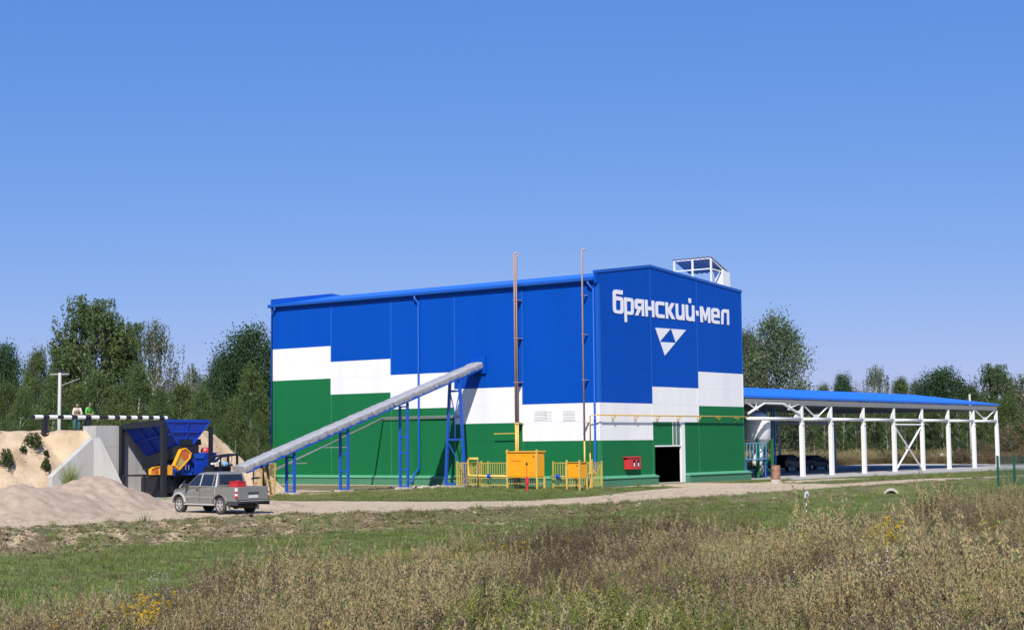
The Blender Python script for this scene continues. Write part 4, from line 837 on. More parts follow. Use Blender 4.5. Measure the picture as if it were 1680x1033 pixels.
# ------------------------------------------------------------------ pickup truck (local: x forward, y left, z up)
def wheel(parent, x, y, r=.375, w=.25, side=1):
    m = MB(); m.lathe((x, y, r), [(r * .62, -w / 2), (r * .86, -w / 2), (r * .97, -w * .42), (r, -w * .25), (r, w * .25), (r * .97, w * .42), (r * .86, w / 2), (r * .62, w / 2), (r * .62, -w / 2)], 28, 'y')
    tyre = m.build('tyre', M['tyre'], parent, smooth=False)
    m = MB(); yo = y + side * w * .40
    m.lathe((x, yo, r), [(r * .53, -.03), (r * .635, -.03), (r * .635, .03), (r * .56, .035), (r * .53, -.03)], 24, 'y'); m.lathe((x, yo, r), [(.02, -.02), (.075, -.01), (.075, .03), (.02, .04)], 12, 'y')
    for i in range(5):
        a = 2 * pi * i / 5 + .3; m.beam((x + cos(a) * .06, yo, r + sin(a) * .06), (x + cos(a) * r * .6, yo, r + sin(a) * r * .6), .075, .035, (0, 1, 0))
    m.build('rim', M['alloy'], tyre)
    m = MB(); m.lathe((x, y - side * .01, r), [(.05, -.05), (r * .55, -.04), (r * .55, .04), (.05, .05)], 16, 'y'); m.build('brake_disc', M['dark'], tyre)
    return tyre
def arc(cx, cz, r, a0, a1, n): return [(cx + r * cos(a0 + (a1 - a0) * i / n), cz + r * sin(a0 + (a1 - a0) * i / n)) for i in range(n + 1)]
def loftbody(poly, hw, parent, name, m, bevel=.04, taper=None):
    """side outline (x,z) -> solid of half width hw(x,z)"""
    mb = MB(); n = len(poly); vs = [(p[0], hw(p), p[1]) for p in poly] + [(p[0], -hw(p), p[1]) for p in poly]
    mb.add(vs, [tuple(range(n)), tuple(range(n, 2 * n))[::-1]] + [(i, n + i, n + (i + 1) % n, (i + 1) % n) for i in range(n)])
    return mb.build(name, m, parent, bevel=bevel)
tk = thing('pickup_truck', 'dusty grey double-cab pickup truck parked on the dirt road', 'pickup truck', local=True)
def hwb(p): return .93 - .10 * max(0, (p[0] - 1.3) / .75) ** 2 - .03 * max(0, (.62 - p[1]) / .3)
# front body with cab sides
poly = [(-1.15, .44), (1.02, .44)] + arc(1.5, .40, .47, pi - .05, .15, 9) + [(2.02, .46), (2.06, .80), (2.0, 1.0), (1.86, 1.08), (1.0, 1.20), (.9, 1.23), (-1.15, 1.23)]
loftbody(poly, hwb, tk, 'body', M['carpaint'], .03)
bed = MB()
for sy in (-1, 1):                                       # bed sides with wheel arches, hollow box between
    pl = [(-2.66, .58), (-1.93, .58)] + [q for q in arc(-1.5, .40, .47, 2.75, .72, 8)] + [(-1.155, .72), (-1.155, 1.22), (-2.66, 1.22)]
    y0, y1 = (.80, .93) if sy > 0 else (-.93, -.80)
    bed.prism(pl, 'y', y0, y1)
bed.box((-2.62, -.80, .66), (-1.16, .80, .70)); bed.box((-1.22, -.80, .70), (-1.16, .80, 1.2))
bed.build('bed', M['carpaint'], tk, bevel=.015)
tg = MB(); tg.box((-2.72, -.86, .64), (-2.665, .86, 1.22)); tgo = tg.build('tailgate', M['carpaint'], tk, bevel=.015)
m = MB(); m.box((-2.745, -.30, .88), (-2.722, .30, .98)); m.build('handle', M['plastic'], tgo)
m = MB(); m.box((-2.735, -.27, .72), (-2.722, .27, .86)); m.build('number_plate', M['plate'], tgo)
for sy in (-1, 1):                                       # rear lamps
    y0, y1 = (.865, .94) if sy > 0 else (-.94, -.865)
    l = MB(); l.box((-2.70, y0, .72), (-2.58, y1, .82)); l.box((-2.70, y0, .93), (-2.58, y1, 1.02)); l.build('tail_light', M['taillight'], tk)
    l = MB(); l.box((-2.70, y0, .825), (-2.58, y1, .925)); l.box((-2.70, y0, 1.025), (-2.58, y1, 1.18)); l.build('reverse_light', M['lightclear'], tk)
    MB().box((-2.75, y0 - (.0 if sy > 0 else 0), .40), (-1.95, y1 + .0, .575)).build('bumper_corner', M['plastic'], tk, bevel=.02)
MB().box((-2.80, -.86, .50), (-2.66, .86, .60)).build('rear_bumper', M['plastic'], tk, bevel=.02)
MB().box((-2.83, -.80, .585), (-2.70, .80, .612)).build('bumper_step', M['alloy'], tk)
# cab
def hwc(p): return .915 - .23 * (p[1] - 1.2) / .66
cabp = [(1.02, 1.20), (.95, 1.25), (.38, 1.76), (.22, 1.83), (-.2, 1.88), (-.95, 1.865), (-1.08, 1.82), (-1.19, 1.25), (-1.19, 1.20)]
loftbody(cabp, hwc, tk, 'cab', M['carpaint'], .03)
def pane(poly, name='window', mm='glass', e=.006):
    for sy in (1, -1):
        mb = MB(); n = len(poly); vs = [(p[0], sy * (hwc(p) + e), p[1]) for p in poly] + [(p[0], sy * (hwc(p) - .02), p[1]) for p in poly]
        mb.add(vs, [tuple(range(n)), tuple(range(n, 2 * n))] + [(i, (i + 1) % n, n + (i + 1) % n, n + i) for i in range(n)]); mb.build(name, M[mm], tk)
pane([(.86, 1.26), (.36, 1.73), (.02, 1.76), (.02, 1.26)]); pane([(-.07, 1.26), (-.07, 1.765), (-.86, 1.76), (-.90, 1.26)]); pane([(-.98, 1.27), (-.95, 1.76), (-1.03, 1.74), (-1.10, 1.27)])
pane([(.01, 1.25), (.01, 1.79), (-.055, 1.79), (-.055, 1.25)], 'door_pillar', 'carpale', .004)
w_ = MB(); w_.hexa([(1.0, -.80, 1.235), (1.0, .80, 1.235), (.42, .64, 1.75), (.42, -.64, 1.75), (.97, -.80, 1.21), (.97, .80, 1.21), (.38, .64, 1.73), (.38, -.64, 1.73)]); w_.build('windscreen', M['glass'], tk)
w_ = MB(); w_.hexa([(-1.195, -.70, 1.33), (-1.195, .70, 1.33), (-1.11, .62, 1.76), (-1.11, -.62, 1.76), (-1.16, -.70, 1.33), (-1.16, .70, 1.33), (-1.08, .62, 1.76), (-1.08, -.62, 1.76)]); w_.build('rear_window', M['glass'], tk)
for sy in (-1, 1):
    MB().hexa([(-1.215, sy * .90, 1.2), (-1.17, sy * .925, 1.2), (-1.17, sy * .885, 1.2), (-1.21, sy * .86, 1.2), (-1.12, sy * .70, 1.85), (-1.05, sy * .712, 1.85), (-1.05, sy * .68, 1.85), (-1.11, sy * .66, 1.85)]).build('rear_pillar', M['carpale'], tk)
    MB().box((-1.155, sy * .925, .5), (-1.13, sy * .935, 1.22)).build('panel_gap', M['carpale'], tk)
    for x in (-.05, .93):
        MB().box((x - .006, sy * .926, .56), (x + .006, sy * .9335, 1.23)).build('door_gap', M['plastic'], tk)
    for x in (-.02, -.86): MB().box((x + .06, sy * .93, 1.06), (x + .24, sy * .955, 1.10)).build('door_handle', M['plastic'] if x > -.5 else M['alloy'], tk)
    MB().box((-1.05, sy * .932, .74), (1.0, sy * .938, .765)).build('door_moulding', M['carpale'], tk)
    sl_ = MB(); sl_.box((-1.1, sy * .82, .38), (1.05, sy * .99, .445)); sl_.build('side_step', M['carpale'], tk, bevel=.015)
    for cx in (1.5, -1.5):                               # wheel arch flares
        fl = MB(); a0, a1 = (2.95, .15); n = 12
        for i in range(n):
            t0 = a0 + (a1 - a0) * i / n; t1 = a0 + (a1 - a0) * (i + 1) / n
            P8 = []
            for yy in (.90, .985):
                for (t, r) in ((t0, .47), (t1, .47), (t1, .545), (t0, .545)): P8.append((cx + r * cos(t), sy * yy, .40 + r * sin(t)))
            fl.hexa(P8)
        fl.build('wheel_arch', M['carpale'] if cx > 0 else M['carpaint'], tk)
    MB().hexa([(.78, sy * .93, 1.16), (.92, sy * .93, 1.16), (.92, sy * 1.14, 1.19), (.80, sy * 1.14, 1.19), (.78, sy * .93, 1.33), (.88, sy * .93, 1.33), (.88, sy * 1.14, 1.37), (.80, sy * 1.14, 1.37)]).build('wing_mirror', M['plastic'], tk, bevel=.015)
    MB().box((1.93, sy * .52, .82), (2.02, sy * .83, .98)).build('headlight', M['lightclear'], tk, bevel=.02)
MB().box((2.0, -.85, .46), (2.14, .85, .66)).build('front_bumper', M['carpale'], tk, bevel=.03)
MB().box((2.02, -.5, .72), (2.07, .5, .95)).build('grille', M['plastic'], tk)
MB().box((-2.4, -.5, .30), (1.9, .5, .46)).build('chassis', M['dark'], tk)
MB().beam((-1.5, -.75, .37), (-1.5, .75, .37), .12).build('axle', M['dark'], tk)
MB().lathe((-1.5, 0, .37), [(.04, -.16), (.17, -.08), (.17, .08), (.04, .16)], 12, 'y').build('differential', M['dark'], tk)
MB().box((-2.3, -.35, .26), (-1.95, .35, .5)).build('spare_carrier', M['rubber'], tk)
for cx in (1.5, -1.5):
    for sy in (-1, 1): wheel(tk, cx, sy * .80, side=sy)
for sy in (-1, 1): MB().box((-2.02, sy * .72, .18), (-1.99, sy * .92, .52)).build('mud_flap', M['carpale'], tk)
TKP = (50.35, 55.75); tk.location = (TKP[0], TKP[1], -.115); tk.rotation_euler = (0, 0, radians(90 - 4))
bx = MB(); bx.box((-.26, -.26, 0), (.26, .26, .26)); bx.box((-.28, -.28, .26), (.28, .28, .30)); bx.box((-.1, -.02, .305), (.1, .02, .34))
rb = bx.build('storage_box', M['red'], None, (0, 0, 0), bevel=.02); rb.location = (50.25, 54.15, .98); tag(rb, 'red plastic box with a lid lying in the bed of the grey pickup', 'box')
rb.location.z = .585 + .45

# ------------------------------------------------------------------ open shed
PX = [115.46, 120.65, 126.85, 133.09, 139.29, 145.45, 151.81, 158.0]
sh = thing('open_shed', 'long open shed with white steel columns and a bright blue roof beside the factory', 'shed', (135, V0, 0))
ZE = 6.30
def gzs(u): return -.02 - .2 * sm(105, 160, u) * .9
for u in PX:
    MB().box((u - .16, V0 - .16, -.3), (u + .16, V0 + .16, 4.42)).build('column', M['steelwhite'], sh)
    c2 = MB(); c2.hexa([(u - .13, V0 - .11, 4.425), (u + .13, V0 - .11, 4.425), (u + .13, V0 + .11, 4.425), (u - .13, V0 + .11, 4.425), (u - .06, V0 - .11, 5.62), (u + .11, V0 - .11, 5.62), (u + .11, V0 + .11, 5.62), (u - .06, V0 + .11, 5.62)]); c2.build('column_head', M['steelwhite'], sh)
    MB().box((u - .24, V0 - .24, -.1), (u + .24, V0 + .24, .03)).build('base_plate', M['steelwhite'], sh)
    if u > 116: MB().prism([(u - .62, 4.72), (u - .165, 4.72), (u - .165, 5.22), (u - .40, 5.12)], 'y', V0 - .04, V0 + .04).build('gusset', M['steelwhite'], sh)
    for z in (4.05, 4.36): MB().box((u - .185, V0 - .185, z), (u + .185, V0 - .162, z + .05)).build('clamp', M['conduit'], sh)
beams = [106.4] + PX
for a, c in zip(beams, beams[1:]): MB().tube([(a + .165, V0, 4.57), (c - .165, V0, 4.57)], .13, 10).build('tie_beam', M['steelwhite'], sh, smooth=True)
BY = 77.0
bk = MB(); bk.beam((106.4, BY, 4.6), (158.2, BY, 4.6), .25, .3); bk.build('rear_beam', M['conduit'], sh)
for u in (118, 133.09, 145.45, 158.0): MB().box((u - .1, BY - .1, -.3), (u + .1, BY + .1, 5.6)).build('rear_column', M['conduit'], sh)
def strut(p, q, w=.12, m='steelwhite', name='brace'): MB().tube([p, q], w / 2, 8).build(name, M[m], sh)
for a, c in ((PX[0], PX[1]), (PX[6], PX[7])):
    mx_ = (a + c) / 2; strut((a + .3, V0, 5.7), (mx_ - .25, V0, 4.78)); strut((c - .3, V0, 5.7), (mx_ + .25, V0, 4.78))
    MB().prism([(mx_ - .5, 4.71), (mx_ + .5, 4.71), (mx_ + .38, 4.95), (mx_ - .38, 4.95)], 'y', V0 - .03, V0 + .03).build('gusset', M['steelwhite'], sh)
a, c = PX[3], PX[4]
strut((a + .2, V0, 3.95), (c - .3, V0, .15), .15); strut((c - .2, V0 + .05, 3.95), (a + .3, V0 + .05, .15), .17); strut((a + .16, V0, 4.18), (c - .16, V0, 4.18), .14)
# portal truss between the factory and the first column
for p, q, w in [((106.7, 4.95), (109.2, 5.75), .2), ((109.2, 5.75), (112.3, 5.75), .16), ((112.3, 5.75), (115.1, 4.95), .2), ((107.9, 5.3), (106.5, 5.75), .12), ((107.9, 5.3), (107.9, 5.8), .12), ((113.3, 5.42), (114.9, 5.75), .12), ((113.3, 5.42), (113.3, 5.8), .12)]:
    strut((p[0], V0 - .05, p[1]), (q[0], V0 - .05, q[1]), w)
MB().prism([(114.2, 4.71), (115.29, 4.71), (115.29, 5.3), (114.7, 5.2)], 'y', V0 - .04, V0 + .04).build('gusset', M['steelwhite'], sh)
MB().prism([(113.0, 5.28), (113.7, 5.28), (113.5, 5.65), (113.1, 5.65)], 'y', V0 - .09, V0 - .06).build('gusset', M['steelwhite'], sh)
MB().prism([(107.6, 5.2), (108.2, 5.2), (108.1, 5.5), (107.7, 5.5)], 'y', V0 - .09, V0 - .06).build('gusset', M['steelwhite'], sh)
# eave beams, roof, transverse trusses
for a, c in zip(beams, beams[1:]):
    MB().box((a, V0 - .1, 5.66), (c - .006, V0 + .1, 6.06)).build('eave_beam', M['eaveshade'], sh)
RID = 68.1; ZR = 7.46; RU0, RU1 = 106.14, 158.9
nS = 17
for i in range(nS):
    a = RU0 + (RU1 - RU0) * i / nS; c = RU0 + (RU1 - RU0) * (i + 1) / nS - .004
    for (y0, z0, y1, z1) in ((V0 + .02, ZE - .02, RID - .002, ZR), (BY + .7, ZE - .02, RID + .002, ZR)):
        m = MB(); m.hexa([(a, y0, z0 - .05), (c, y0, z0 - .05), (c, y1, z1 - .05), (a, y1, z1 - .05), (a, y0, z0), (c, y0, z0), (c, y1, z1), (a, y1, z1)])
        for r_i in range(8):
            xr = a + (c - a) * (r_i + .5) / 8; m.hexa([(xr - .05, y0, z0 + .001), (xr + .05, y0, z0 + .001), (xr + .05, y1, z1 + .001), (xr - .05, y1, z1 + .001), (xr - .03, y0, z0 + .045), (xr + .03, y0, z0 + .045), (xr + .03, y1, z1 + .045), (xr - .03, y1, z1 + .045)])
        m.build('roof_sheet', M['roofblue'], sh)
MB().box((RU0, V0 - .004, ZE - .15), (RU1, V0 + .017, ZE + .03)).build('eave_flashing', M['roofblue'], sh)
for u in PX:
    strut((u, V0, 5.75), (u, RID, 7.2), .14, 'conduit', 'rafter'); strut((u, BY, 5.75), (u, RID, 7.2), .14, 'conduit', 'rafter'); strut((u, V0, 5.7), (u, BY, 5.7), .12, 'conduit', 'rafter_tie')
for a, c in zip(PX, PX[1:]):
    strut((a, V0 + .3, 5.7), (c, RID, 7.1), .07, 'conduit'); strut((c, V0 + .3, 5.7), (a, RID, 7.1), .07, 'conduit'); strut((a, BY, 5.6), ((a + c) / 2, BY, 4.75), .1, 'conduit'); strut((c, BY, 5.6), ((a + c) / 2, BY, 4.75), .1, 'conduit')
for k_ in range(1, 8):
    y0 = V0 + (RID - V0) * k_ / 8; z0 = 5.95 + (ZR - ZE) * k_ / 8 - .08
    strut((RU0, y0, z0), (RU1, y0, z0), .09, 'conduit', 'purlin')

# silo with stand, ladder tower and railing between factory and shed
si = thing('silo', 'white rounded silo tank with a tapered outlet on green legs behind the factory corner', 'silo', (110.45, 60.45, 0))
sx_, sy_ = 110.45, 60.45
MB().lathe((sx_, sy_, 0), [(.36, 2.25), (1.05, 2.98), (1.08, 3.0), (1.08, 4.40), (1.02, 4.58), (.80, 4.90), (.48, 5.08), (.1, 5.14)], 32).build('tank', M['silo'], si, smooth=True)
MB().lathe((sx_, sy_, 0), [(1.085, 4.10), (1.11, 4.12), (1.11, 4.16), (1.085, 4.18)], 32).build('hoop', M['silo'], si)
MB().lathe((sx_, sy_, 0), [(.37, .95), (.42, 1.2), (.42, 2.5), (.37, 2.55)], 20).build('outlet_pipe', M['steelwhite'], si, smooth=True)
MB().lathe((sx_ + .25, sy_ - .2, 0), [(.12, .2), (.22, .55), (.22, .9), (.12, 1.0)], 12).build('valve', M['conduit'], si)
for dx, dy in ((-.95, -.6), (.6, -1.0), (.95, .6), (-.6, 1.0)):
    MB().box((sx_ + dx - .09, sy_ + dy - .09, -.2), (sx_ + dx + .09, sy_ + dy + .09, 3.0)).build('leg', mat('dark_green_steel', (0.012, 0.13, 0.045), .5) if 'dark_green_steel' not in bpy.data.materials else bpy.data.materials['dark_green_steel'], si)
for p, q in [((-.95, -.6, .2), (.6, -1.0, 1.9)), ((.6, -1.0, .3), (.95, .6, 1.8)), ((-.95, -.6, 1.8), (.6, -1.0, 3.0))]:
    MB().beam((sx_ + p[0], sy_ + p[1], p[2]), (sx_ + q[0], sy_ + q[1], q[2]), .06).build('brace', bpy.data.materials['dark_green_steel'], si)
lx = at_y(1268, 740, 61.8).x
la = thing('ladder_tower', 'blue lattice ladder tower standing right of the white silo', 'ladder', (lx, 62.2, 0))
for x, y_ in ((lx - .2, 61.7), (lx + .2, 61.7), (lx - .2, 62.5), (lx + .2, 62.5)): MB().box((x - .06, y_ - .06, -.2), (x + .06, y_ + .06, 5.4)).build('upright', M['blueladder'], la)
for i in range(15):
    z = .3 + i * .33; MB().box((lx - .14, 61.67, z), (lx + .14, 61.71, z + .04)).build('rung', M['blueladder'], la)
for i in range(5): MB().beam((lx + .2, 61.72, .4 + i * .95), (lx + .2, 62.48, 1.2 + i * .95), .05).build('brace', M['blueladder'], la)
xa, xb = 106.75, at_y(1258, 740, 59.35).x
rl = thing('platform_railing', 'light blue platform railing in front of the silo outlet', 'railing', (xa, 59.4, 1))
for z in (1.5, 2.7): MB().beam((xa, 59.35, z), (xb, 59.35, z), .05).build('rail', M['skyblue'], rl)
for i in range(7): MB().box((xa + .1 + i * (xb - xa - .2) / 6 - .018, 59.33, 1.5), (xa + .1 + i * (xb - xa - .2) / 6 + .018, 59.37, 2.7)).build('baluster', M['skyblue'], rl)
for x in (xa + .1, xb - .1): MB().box((x - .04, 59.4, -.1), (x + .04, 59.48, 1.45)).build('post', M['blueladder'], rl)
MB().box((xa, 59.4, 1.38), (xb, 59.75, 1.43)).build('deck', M['blueladder'], rl)

# parked cars in the shade of the shed
def make_car(m, label, suv):
    t = thing('parked_car', label, 'car', local=True, group='cars parked under the open shed')
    h = .12 if suv else 0
    lo = [(-2.2, .35 + h), (-1.75, .28 + h)] + arc(-1.35, .33, .37, pi - .1, .1, 7) + arc(1.35, .33, .37, pi - .1, .1, 7) + [(2.1, .28 + h), (2.2, .55 + h), (2.05, .78 + h), (1.0, .93 + h), (-1.9, .98 + h), (-2.2, .85 + h)]
    loftbody(lo, lambda p: .86 - .08 * abs(p[0] / 2.2) ** 3, t, 'body', m, .03)
    ch_ = [(1.05, .92 + h), (.35, 1.36 + h), (.0, 1.43 + h), (-.9, 1.42 + h), (-1.35, 1.33 + h), ((-2.05 if suv else -1.8), .97 + h)]
    hh = lambda p: .82 - .22 * (p[1] - .92 - h) / .5
    loftbody(ch_, hh, t, 'cabin', m, .03)
    for pl in ([(.80, .98 + h), (.28, 1.32 + h), (-.15, 1.36 + h), (-.15, .98 + h)], [(-.22, .98 + h), (-.22, 1.36 + h), (-.95, 1.34 + h), (-1.3, 1.0 + h)]):
        for sy in (1, -1):
            mb = MB(); n = len(pl); mb.add([(p[0], sy * (hh(p) + .006), p[1]) for p in pl] + [(p[0], sy * (hh(p) - .02), p[1]) for p in pl], [tuple(range(n)), tuple(range(n, 2 * n))] + [(i, (i + 1) % n, n + (i + 1) % n, n + i) for i in range(n)]); mb.build('window', M['glass'], t)
    MB().hexa([(1.03, -.72, .95 + h), (1.03, .72, .95 + h), (.40, .60, 1.35 + h), (.40, -.60, 1.35 + h), (1.0, -.72, .93 + h), (1.0, .72, .93 + h), (.36, .60, 1.33 + h), (.36, -.60, 1.33 + h)]).build('windscreen', M['glass'], t)
    for sy in (1, -1):
        MB().box((2.06, sy * .45, .62 + h), (2.16, sy * .76, .74 + h)).build('headlight', M['lightclear'], t)
        MB().box((-2.2, sy * .55, .70 + h), (-2.12, sy * .80, .84 + h)).build('tail_light', M['taillight'], t)
        MB().box((.62, sy * .82, .98 + h), (.74, sy * 1.0, 1.10 + h)).build('wing_mirror', m, t)
        for x in (1.35, -1.35): wheel(t, x, sy * .74, .32, .2, sy)
    return t
c1 = make_car(M['carblack'], 'black car parked in shade left of the first white column', True); c1.location = (132.6, 69.4, -.0); c1.rotation_euler = (0, 0, radians(2))
c2 = make_car(M['carnavy'], 'dark navy car parked in shade between the first two white columns', False); c2.location = (139.2, 70.2, 0.0); c2.rotation_euler = (0, 0, radians(-8))
for c_ in (c1, c2): c_.location.z = .02

# ------------------------------------------------------------------ small things
ba = thing('rusty_barrel', 'rusty steel barrel standing on pale blocks at the edge of the track', 'barrel', (97.4, 51.9, 0))
zb = gz(97.4, 51.9)
MB().lathe((97.4, 51.9, zb + .28), [(.02, 0), (.30, 0), (.31, .02), (.30, .04), (.30, .30), (.315, .32), (.30, .34), (.30, .62), (.315, .64), (.30, .66), (.30, .92), (.315, .95), (.28, .95), (.27, .80), (.02, .8)], 24).build('drum', M['rust'], ba)
MB().box((97.1, 51.55, zb - .1), (97.45, 52.1, zb + .27)).build('block', M['stone'], ba); MB().box((97.55, 51.8, zb - .1), (97.75, 52.2, zb + .27)).build('block', M['stone'], ba)
mk = thing('marker_stake', 'black and white striped stake with a white plate standing in the grass', 'marker', (60.2, 30.7, 0))
zm = gz(60.2, 30.7)
for i in range(7): MB().lathe((60.2, 30.7, zm - .05 + i * .16), [(.022, 0), (.022, .159)], 8).build('stripe', M['black' if i % 2 else 'letter'], mk)
MB().box((60.0, 30.67, zm + .93), (60.36, 30.69, zm + 1.2)).build('plate', M['letter'], mk)
MB().box((60.15, 30.655, zm + .9), (60.23, 30.668, zm + 1.1)).build('mark', M['dark'], mk)
cvt = MB(); cvt.lathe((0, 0, 0), [(.38, 0), (.50, 0), (.50, 2.6), (.38, 2.6), (.38, 0)], 24, 'y')
cvo = cvt.build('culvert', M['stone']); cvo.location = (91.3, 40.85, -.58); cvo.rotation_euler = (0, 0, radians(-66)); tag(cvo, 'round concrete culvert pipe end showing in the grass bank below the track', 'culvert')
# dark green mesh fence at the right edge
mg = thing('mesh_fence', 'dark green wire mesh fence panel with posts at the right edge', 'fence', (105, 38.5, 0))
fp = [(103.9, 38.9), (106.0, 38.55), (108.2, 38.2), (110.4, 37.8)]
for x, y_ in fp: MB().box((x - .06, y_ - .06, -.8), (x + .06, y_ + .06, 1.75)).build('post', M['meshgreen'], mg)
for (x0, y0), (x1, y1) in zip(fp, fp[1:]):
    m = MB()
    for i in range(1, 40): m.beam((x0 + (x1 - x0) * i / 40, y0 + (y1 - y0) * i / 40, -.3), (x0 + (x1 - x0) * i / 40, y0 + (y1 - y0) * i / 40, 1.65), .006)
    for i in range(11): m.beam((x0, y0, -.3 + i * .195), (x1, y1, -.3 + i * .195), .009 if i % 5 else .02)
    m.build('mesh_panel', M['meshgreen'], mg)
for px, py, r, lb in ((1547, 749, .55, 'pale rounded boulder in the dry grass left of the far utility pole'), (1606, 750, .6, 'pale rounded boulder in the dry grass right of the far utility pole')):
    p = at_depth(px, py - 3, 186); m = MB(); m.lathe((0, 0, 0), [(r * .9, 0), (r, r * .4), (r * .8, r * .85), (r * .35, r * 1.1), (.03, r * 1.15)], 10); o = m.build('boulder', M['stone'], smooth=True); o.location = (p.x, p.y, p.z - r * .5); o.scale = (1.2, .9, .8)
    tag(o, lb, 'boulder', 'pale boulders beyond the shed yard')
# utility poles
def pole(p, h, label, arm):
    t = thing('utility_pole', label, 'utility pole', p, 0, 'concrete utility poles')
    x, y_, z = p
    MB().tube([(x, y_, z - .5), (x, y_, z + h)], [.17, .11], 8).build('shaft', M['concrete'], t, smooth=True)
    if arm: MB().beam((x - .45, y_ + .55, z + h - .1), (x + .45, y_ - .55, z + h - .1), .1).build('crossarm', M['conduit'], t)
    for k_ in ((-.95, 0, .95) if arm else ()):
        MB().lathe((x + .45 * k_, y_ - .55 * k_, z + h - .05), [(.03, 0), (.03, .08), (.07, .10), (.06, .22), (.02, .25)], 8).build('insulator', M['plastic'], t)
    if arm: MB().tube([(x, y_, z + h - 1.0), (x + .9, y_ - 1.2, z + h - .45)], .035, 6).build('lamp_arm', M['conduit'], t)
p = at_depth(97, 705, 119); pole((p.x, p.y, 0), at_depth(97, 611, 119).z, 'pale concrete utility pole with a crossarm behind the left sand mound', True)
p = at_depth(1594, 745, 178); pole((p.x, p.y, -.2), at_depth(1594, 646, 178).z + .2, 'concrete utility pole rising behind the far end of the blue shed roof', False)

# rubble near the trestle and on the field edge
rg = random.Random(11)
rk = MB()
for i in range(26):
    x = rg.uniform(81.5, 86.0); y_ = rg.uniform(69.2, 73.0); r = rg.uniform(.06, .2); z = gz(x, y_)
    vs = []
    for j in range(3):
        for k_ in range(5): vs.append((x + r * (1 - .3 * j) * cos(k_ * 1.257 + j) * rg.uniform(.8, 1.2), y_ + r * (1 - .3 * j) * sin(k_ * 1.257 + j) * rg.uniform(.8, 1.2), z - .03 + j * r * .35))
    rk.add(vs, [(j * 5 + k_, j * 5 + (k_ + 1) % 5, (j + 1) * 5 + (k_ + 1) % 5, (j + 1) * 5 + k_) for j in range(2) for k_ in range(5)] + [(10, 11, 12, 13, 14)])
tag(rk.build('rubble', M['stone'], None, (84, 71, 0)), 'pale broken concrete rubble scattered round the trestle feet', 'rubble', kind='stuff')

# ------------------------------------------------------------------ trees
RNG = np.random.default_rng(7)
def quads_mesh(name, cen, size, tint, m, asp=1.5, droop=0.0, rng=RNG):
    n = len(cen); a = rng.normal(size=(n, 3)); a /= np.linalg.norm(a, axis=1, keepdims=True)
    a[:, 2] -= droop * 1.2; a /= np.linalg.norm(a, axis=1, keepdims=True)
    b = rng.normal(size=(n, 3)); b -= a * np.sum(a * b, 1, keepdims=True); b /= np.linalg.norm(b, axis=1, keepdims=True)
    s = size.reshape(-1, 1); A = a * s * asp * .5; B = b * s * .5
    v = np.stack([cen - A - B * .35, cen - A * .1 + B, cen + A, cen - A * .1 - B], 1).reshape(-1, 3)
    me = bpy.data.meshes.new(name); me.vertices.add(4 * n); me.vertices.foreach_set('co', v.astype('f').ravel())
    me.loops.add(4 * n); me.loops.foreach_set('vertex_index', np.arange(4 * n, dtype='i')); me.polygons.add(n)
    me.polygons.foreach_set('loop_start', np.arange(0, 4 * n, 4, dtype='i')); me.polygons.foreach_set('loop_total', np.full(n, 4, 'i'))
    at = me.color_attributes.new('tint', 'FLOAT_COLOR', 'CORNER'); c = np.ones((4 * n, 4), 'f'); c[:, :3] = np.repeat(tint, 4, 0); at.data.foreach_set('color', c.ravel())
    me.materials.append(m); me.update(); me.validate(); return me
KIND = {  # base fraction of crown, clumps, leaves per clump, clump sigma, leaf size, droop, colour, envelope, bark
 'birch': (.14, 130, 95, (.36, .36, .22), .20, 1.4, (.062, .092, .030), lambda t: max(.25, sin(pi * min(1, t * .80 + .12)) ** .55), 'barkwhite'),
 'pale_birch': (.18, 56, 75, (.36, .36, .2), .19, 1.7, (.085, .105, .052), lambda t: max(.1, sin(pi * min(1, t * .95 + .03)) ** .8), 'barkwhite'),
 'aspen': (.10, 100, 90, (.50, .50, .45), .22, .3, (.075, .105, .052), lambda t: max(.1, sin(pi * min(1, t * .85 + .12)) ** .6), 'barkgrey'),
 'oak': (.10, 80, 120, (.60, .60, .45), .24, .2, (.030, .062, .022), lambda t: max(.1, sin(pi * min(1, t * .8 + .14)) ** .5), 'barkgrey'),
 'young': (.08, 75, 85, (.42, .42, .40), .19, .5, (.066, .100, .030), lambda t: max(.10, sin(pi * min(1, t * .78 + .2)) ** .8 * (1 - .25 * t)), 'barkwhite'),
 'pole_birch': (.34, 48, 75, (.40, .40, .40), .20, .7, (.058, .090, .028), lambda t: max(.1, sin(pi * min(1, t * .9 + .08)) ** .7), 'barkwhite'),
 'bush': (.0, 34, 100, (.45, .45, .35), .18, .2, (.058, .088, .028), lambda t: max(.15, cos(t * pi / 2) ** .6), 'barkgrey'),
 'drybush': (.0, 34, 90, (.45, .45, .35), .16, .2, (.12, .085, .05), lambda t: max(.15, cos(t * pi / 2) ** .6), 'barkgrey'),
}
H0, R0 = 12.0, 3.6
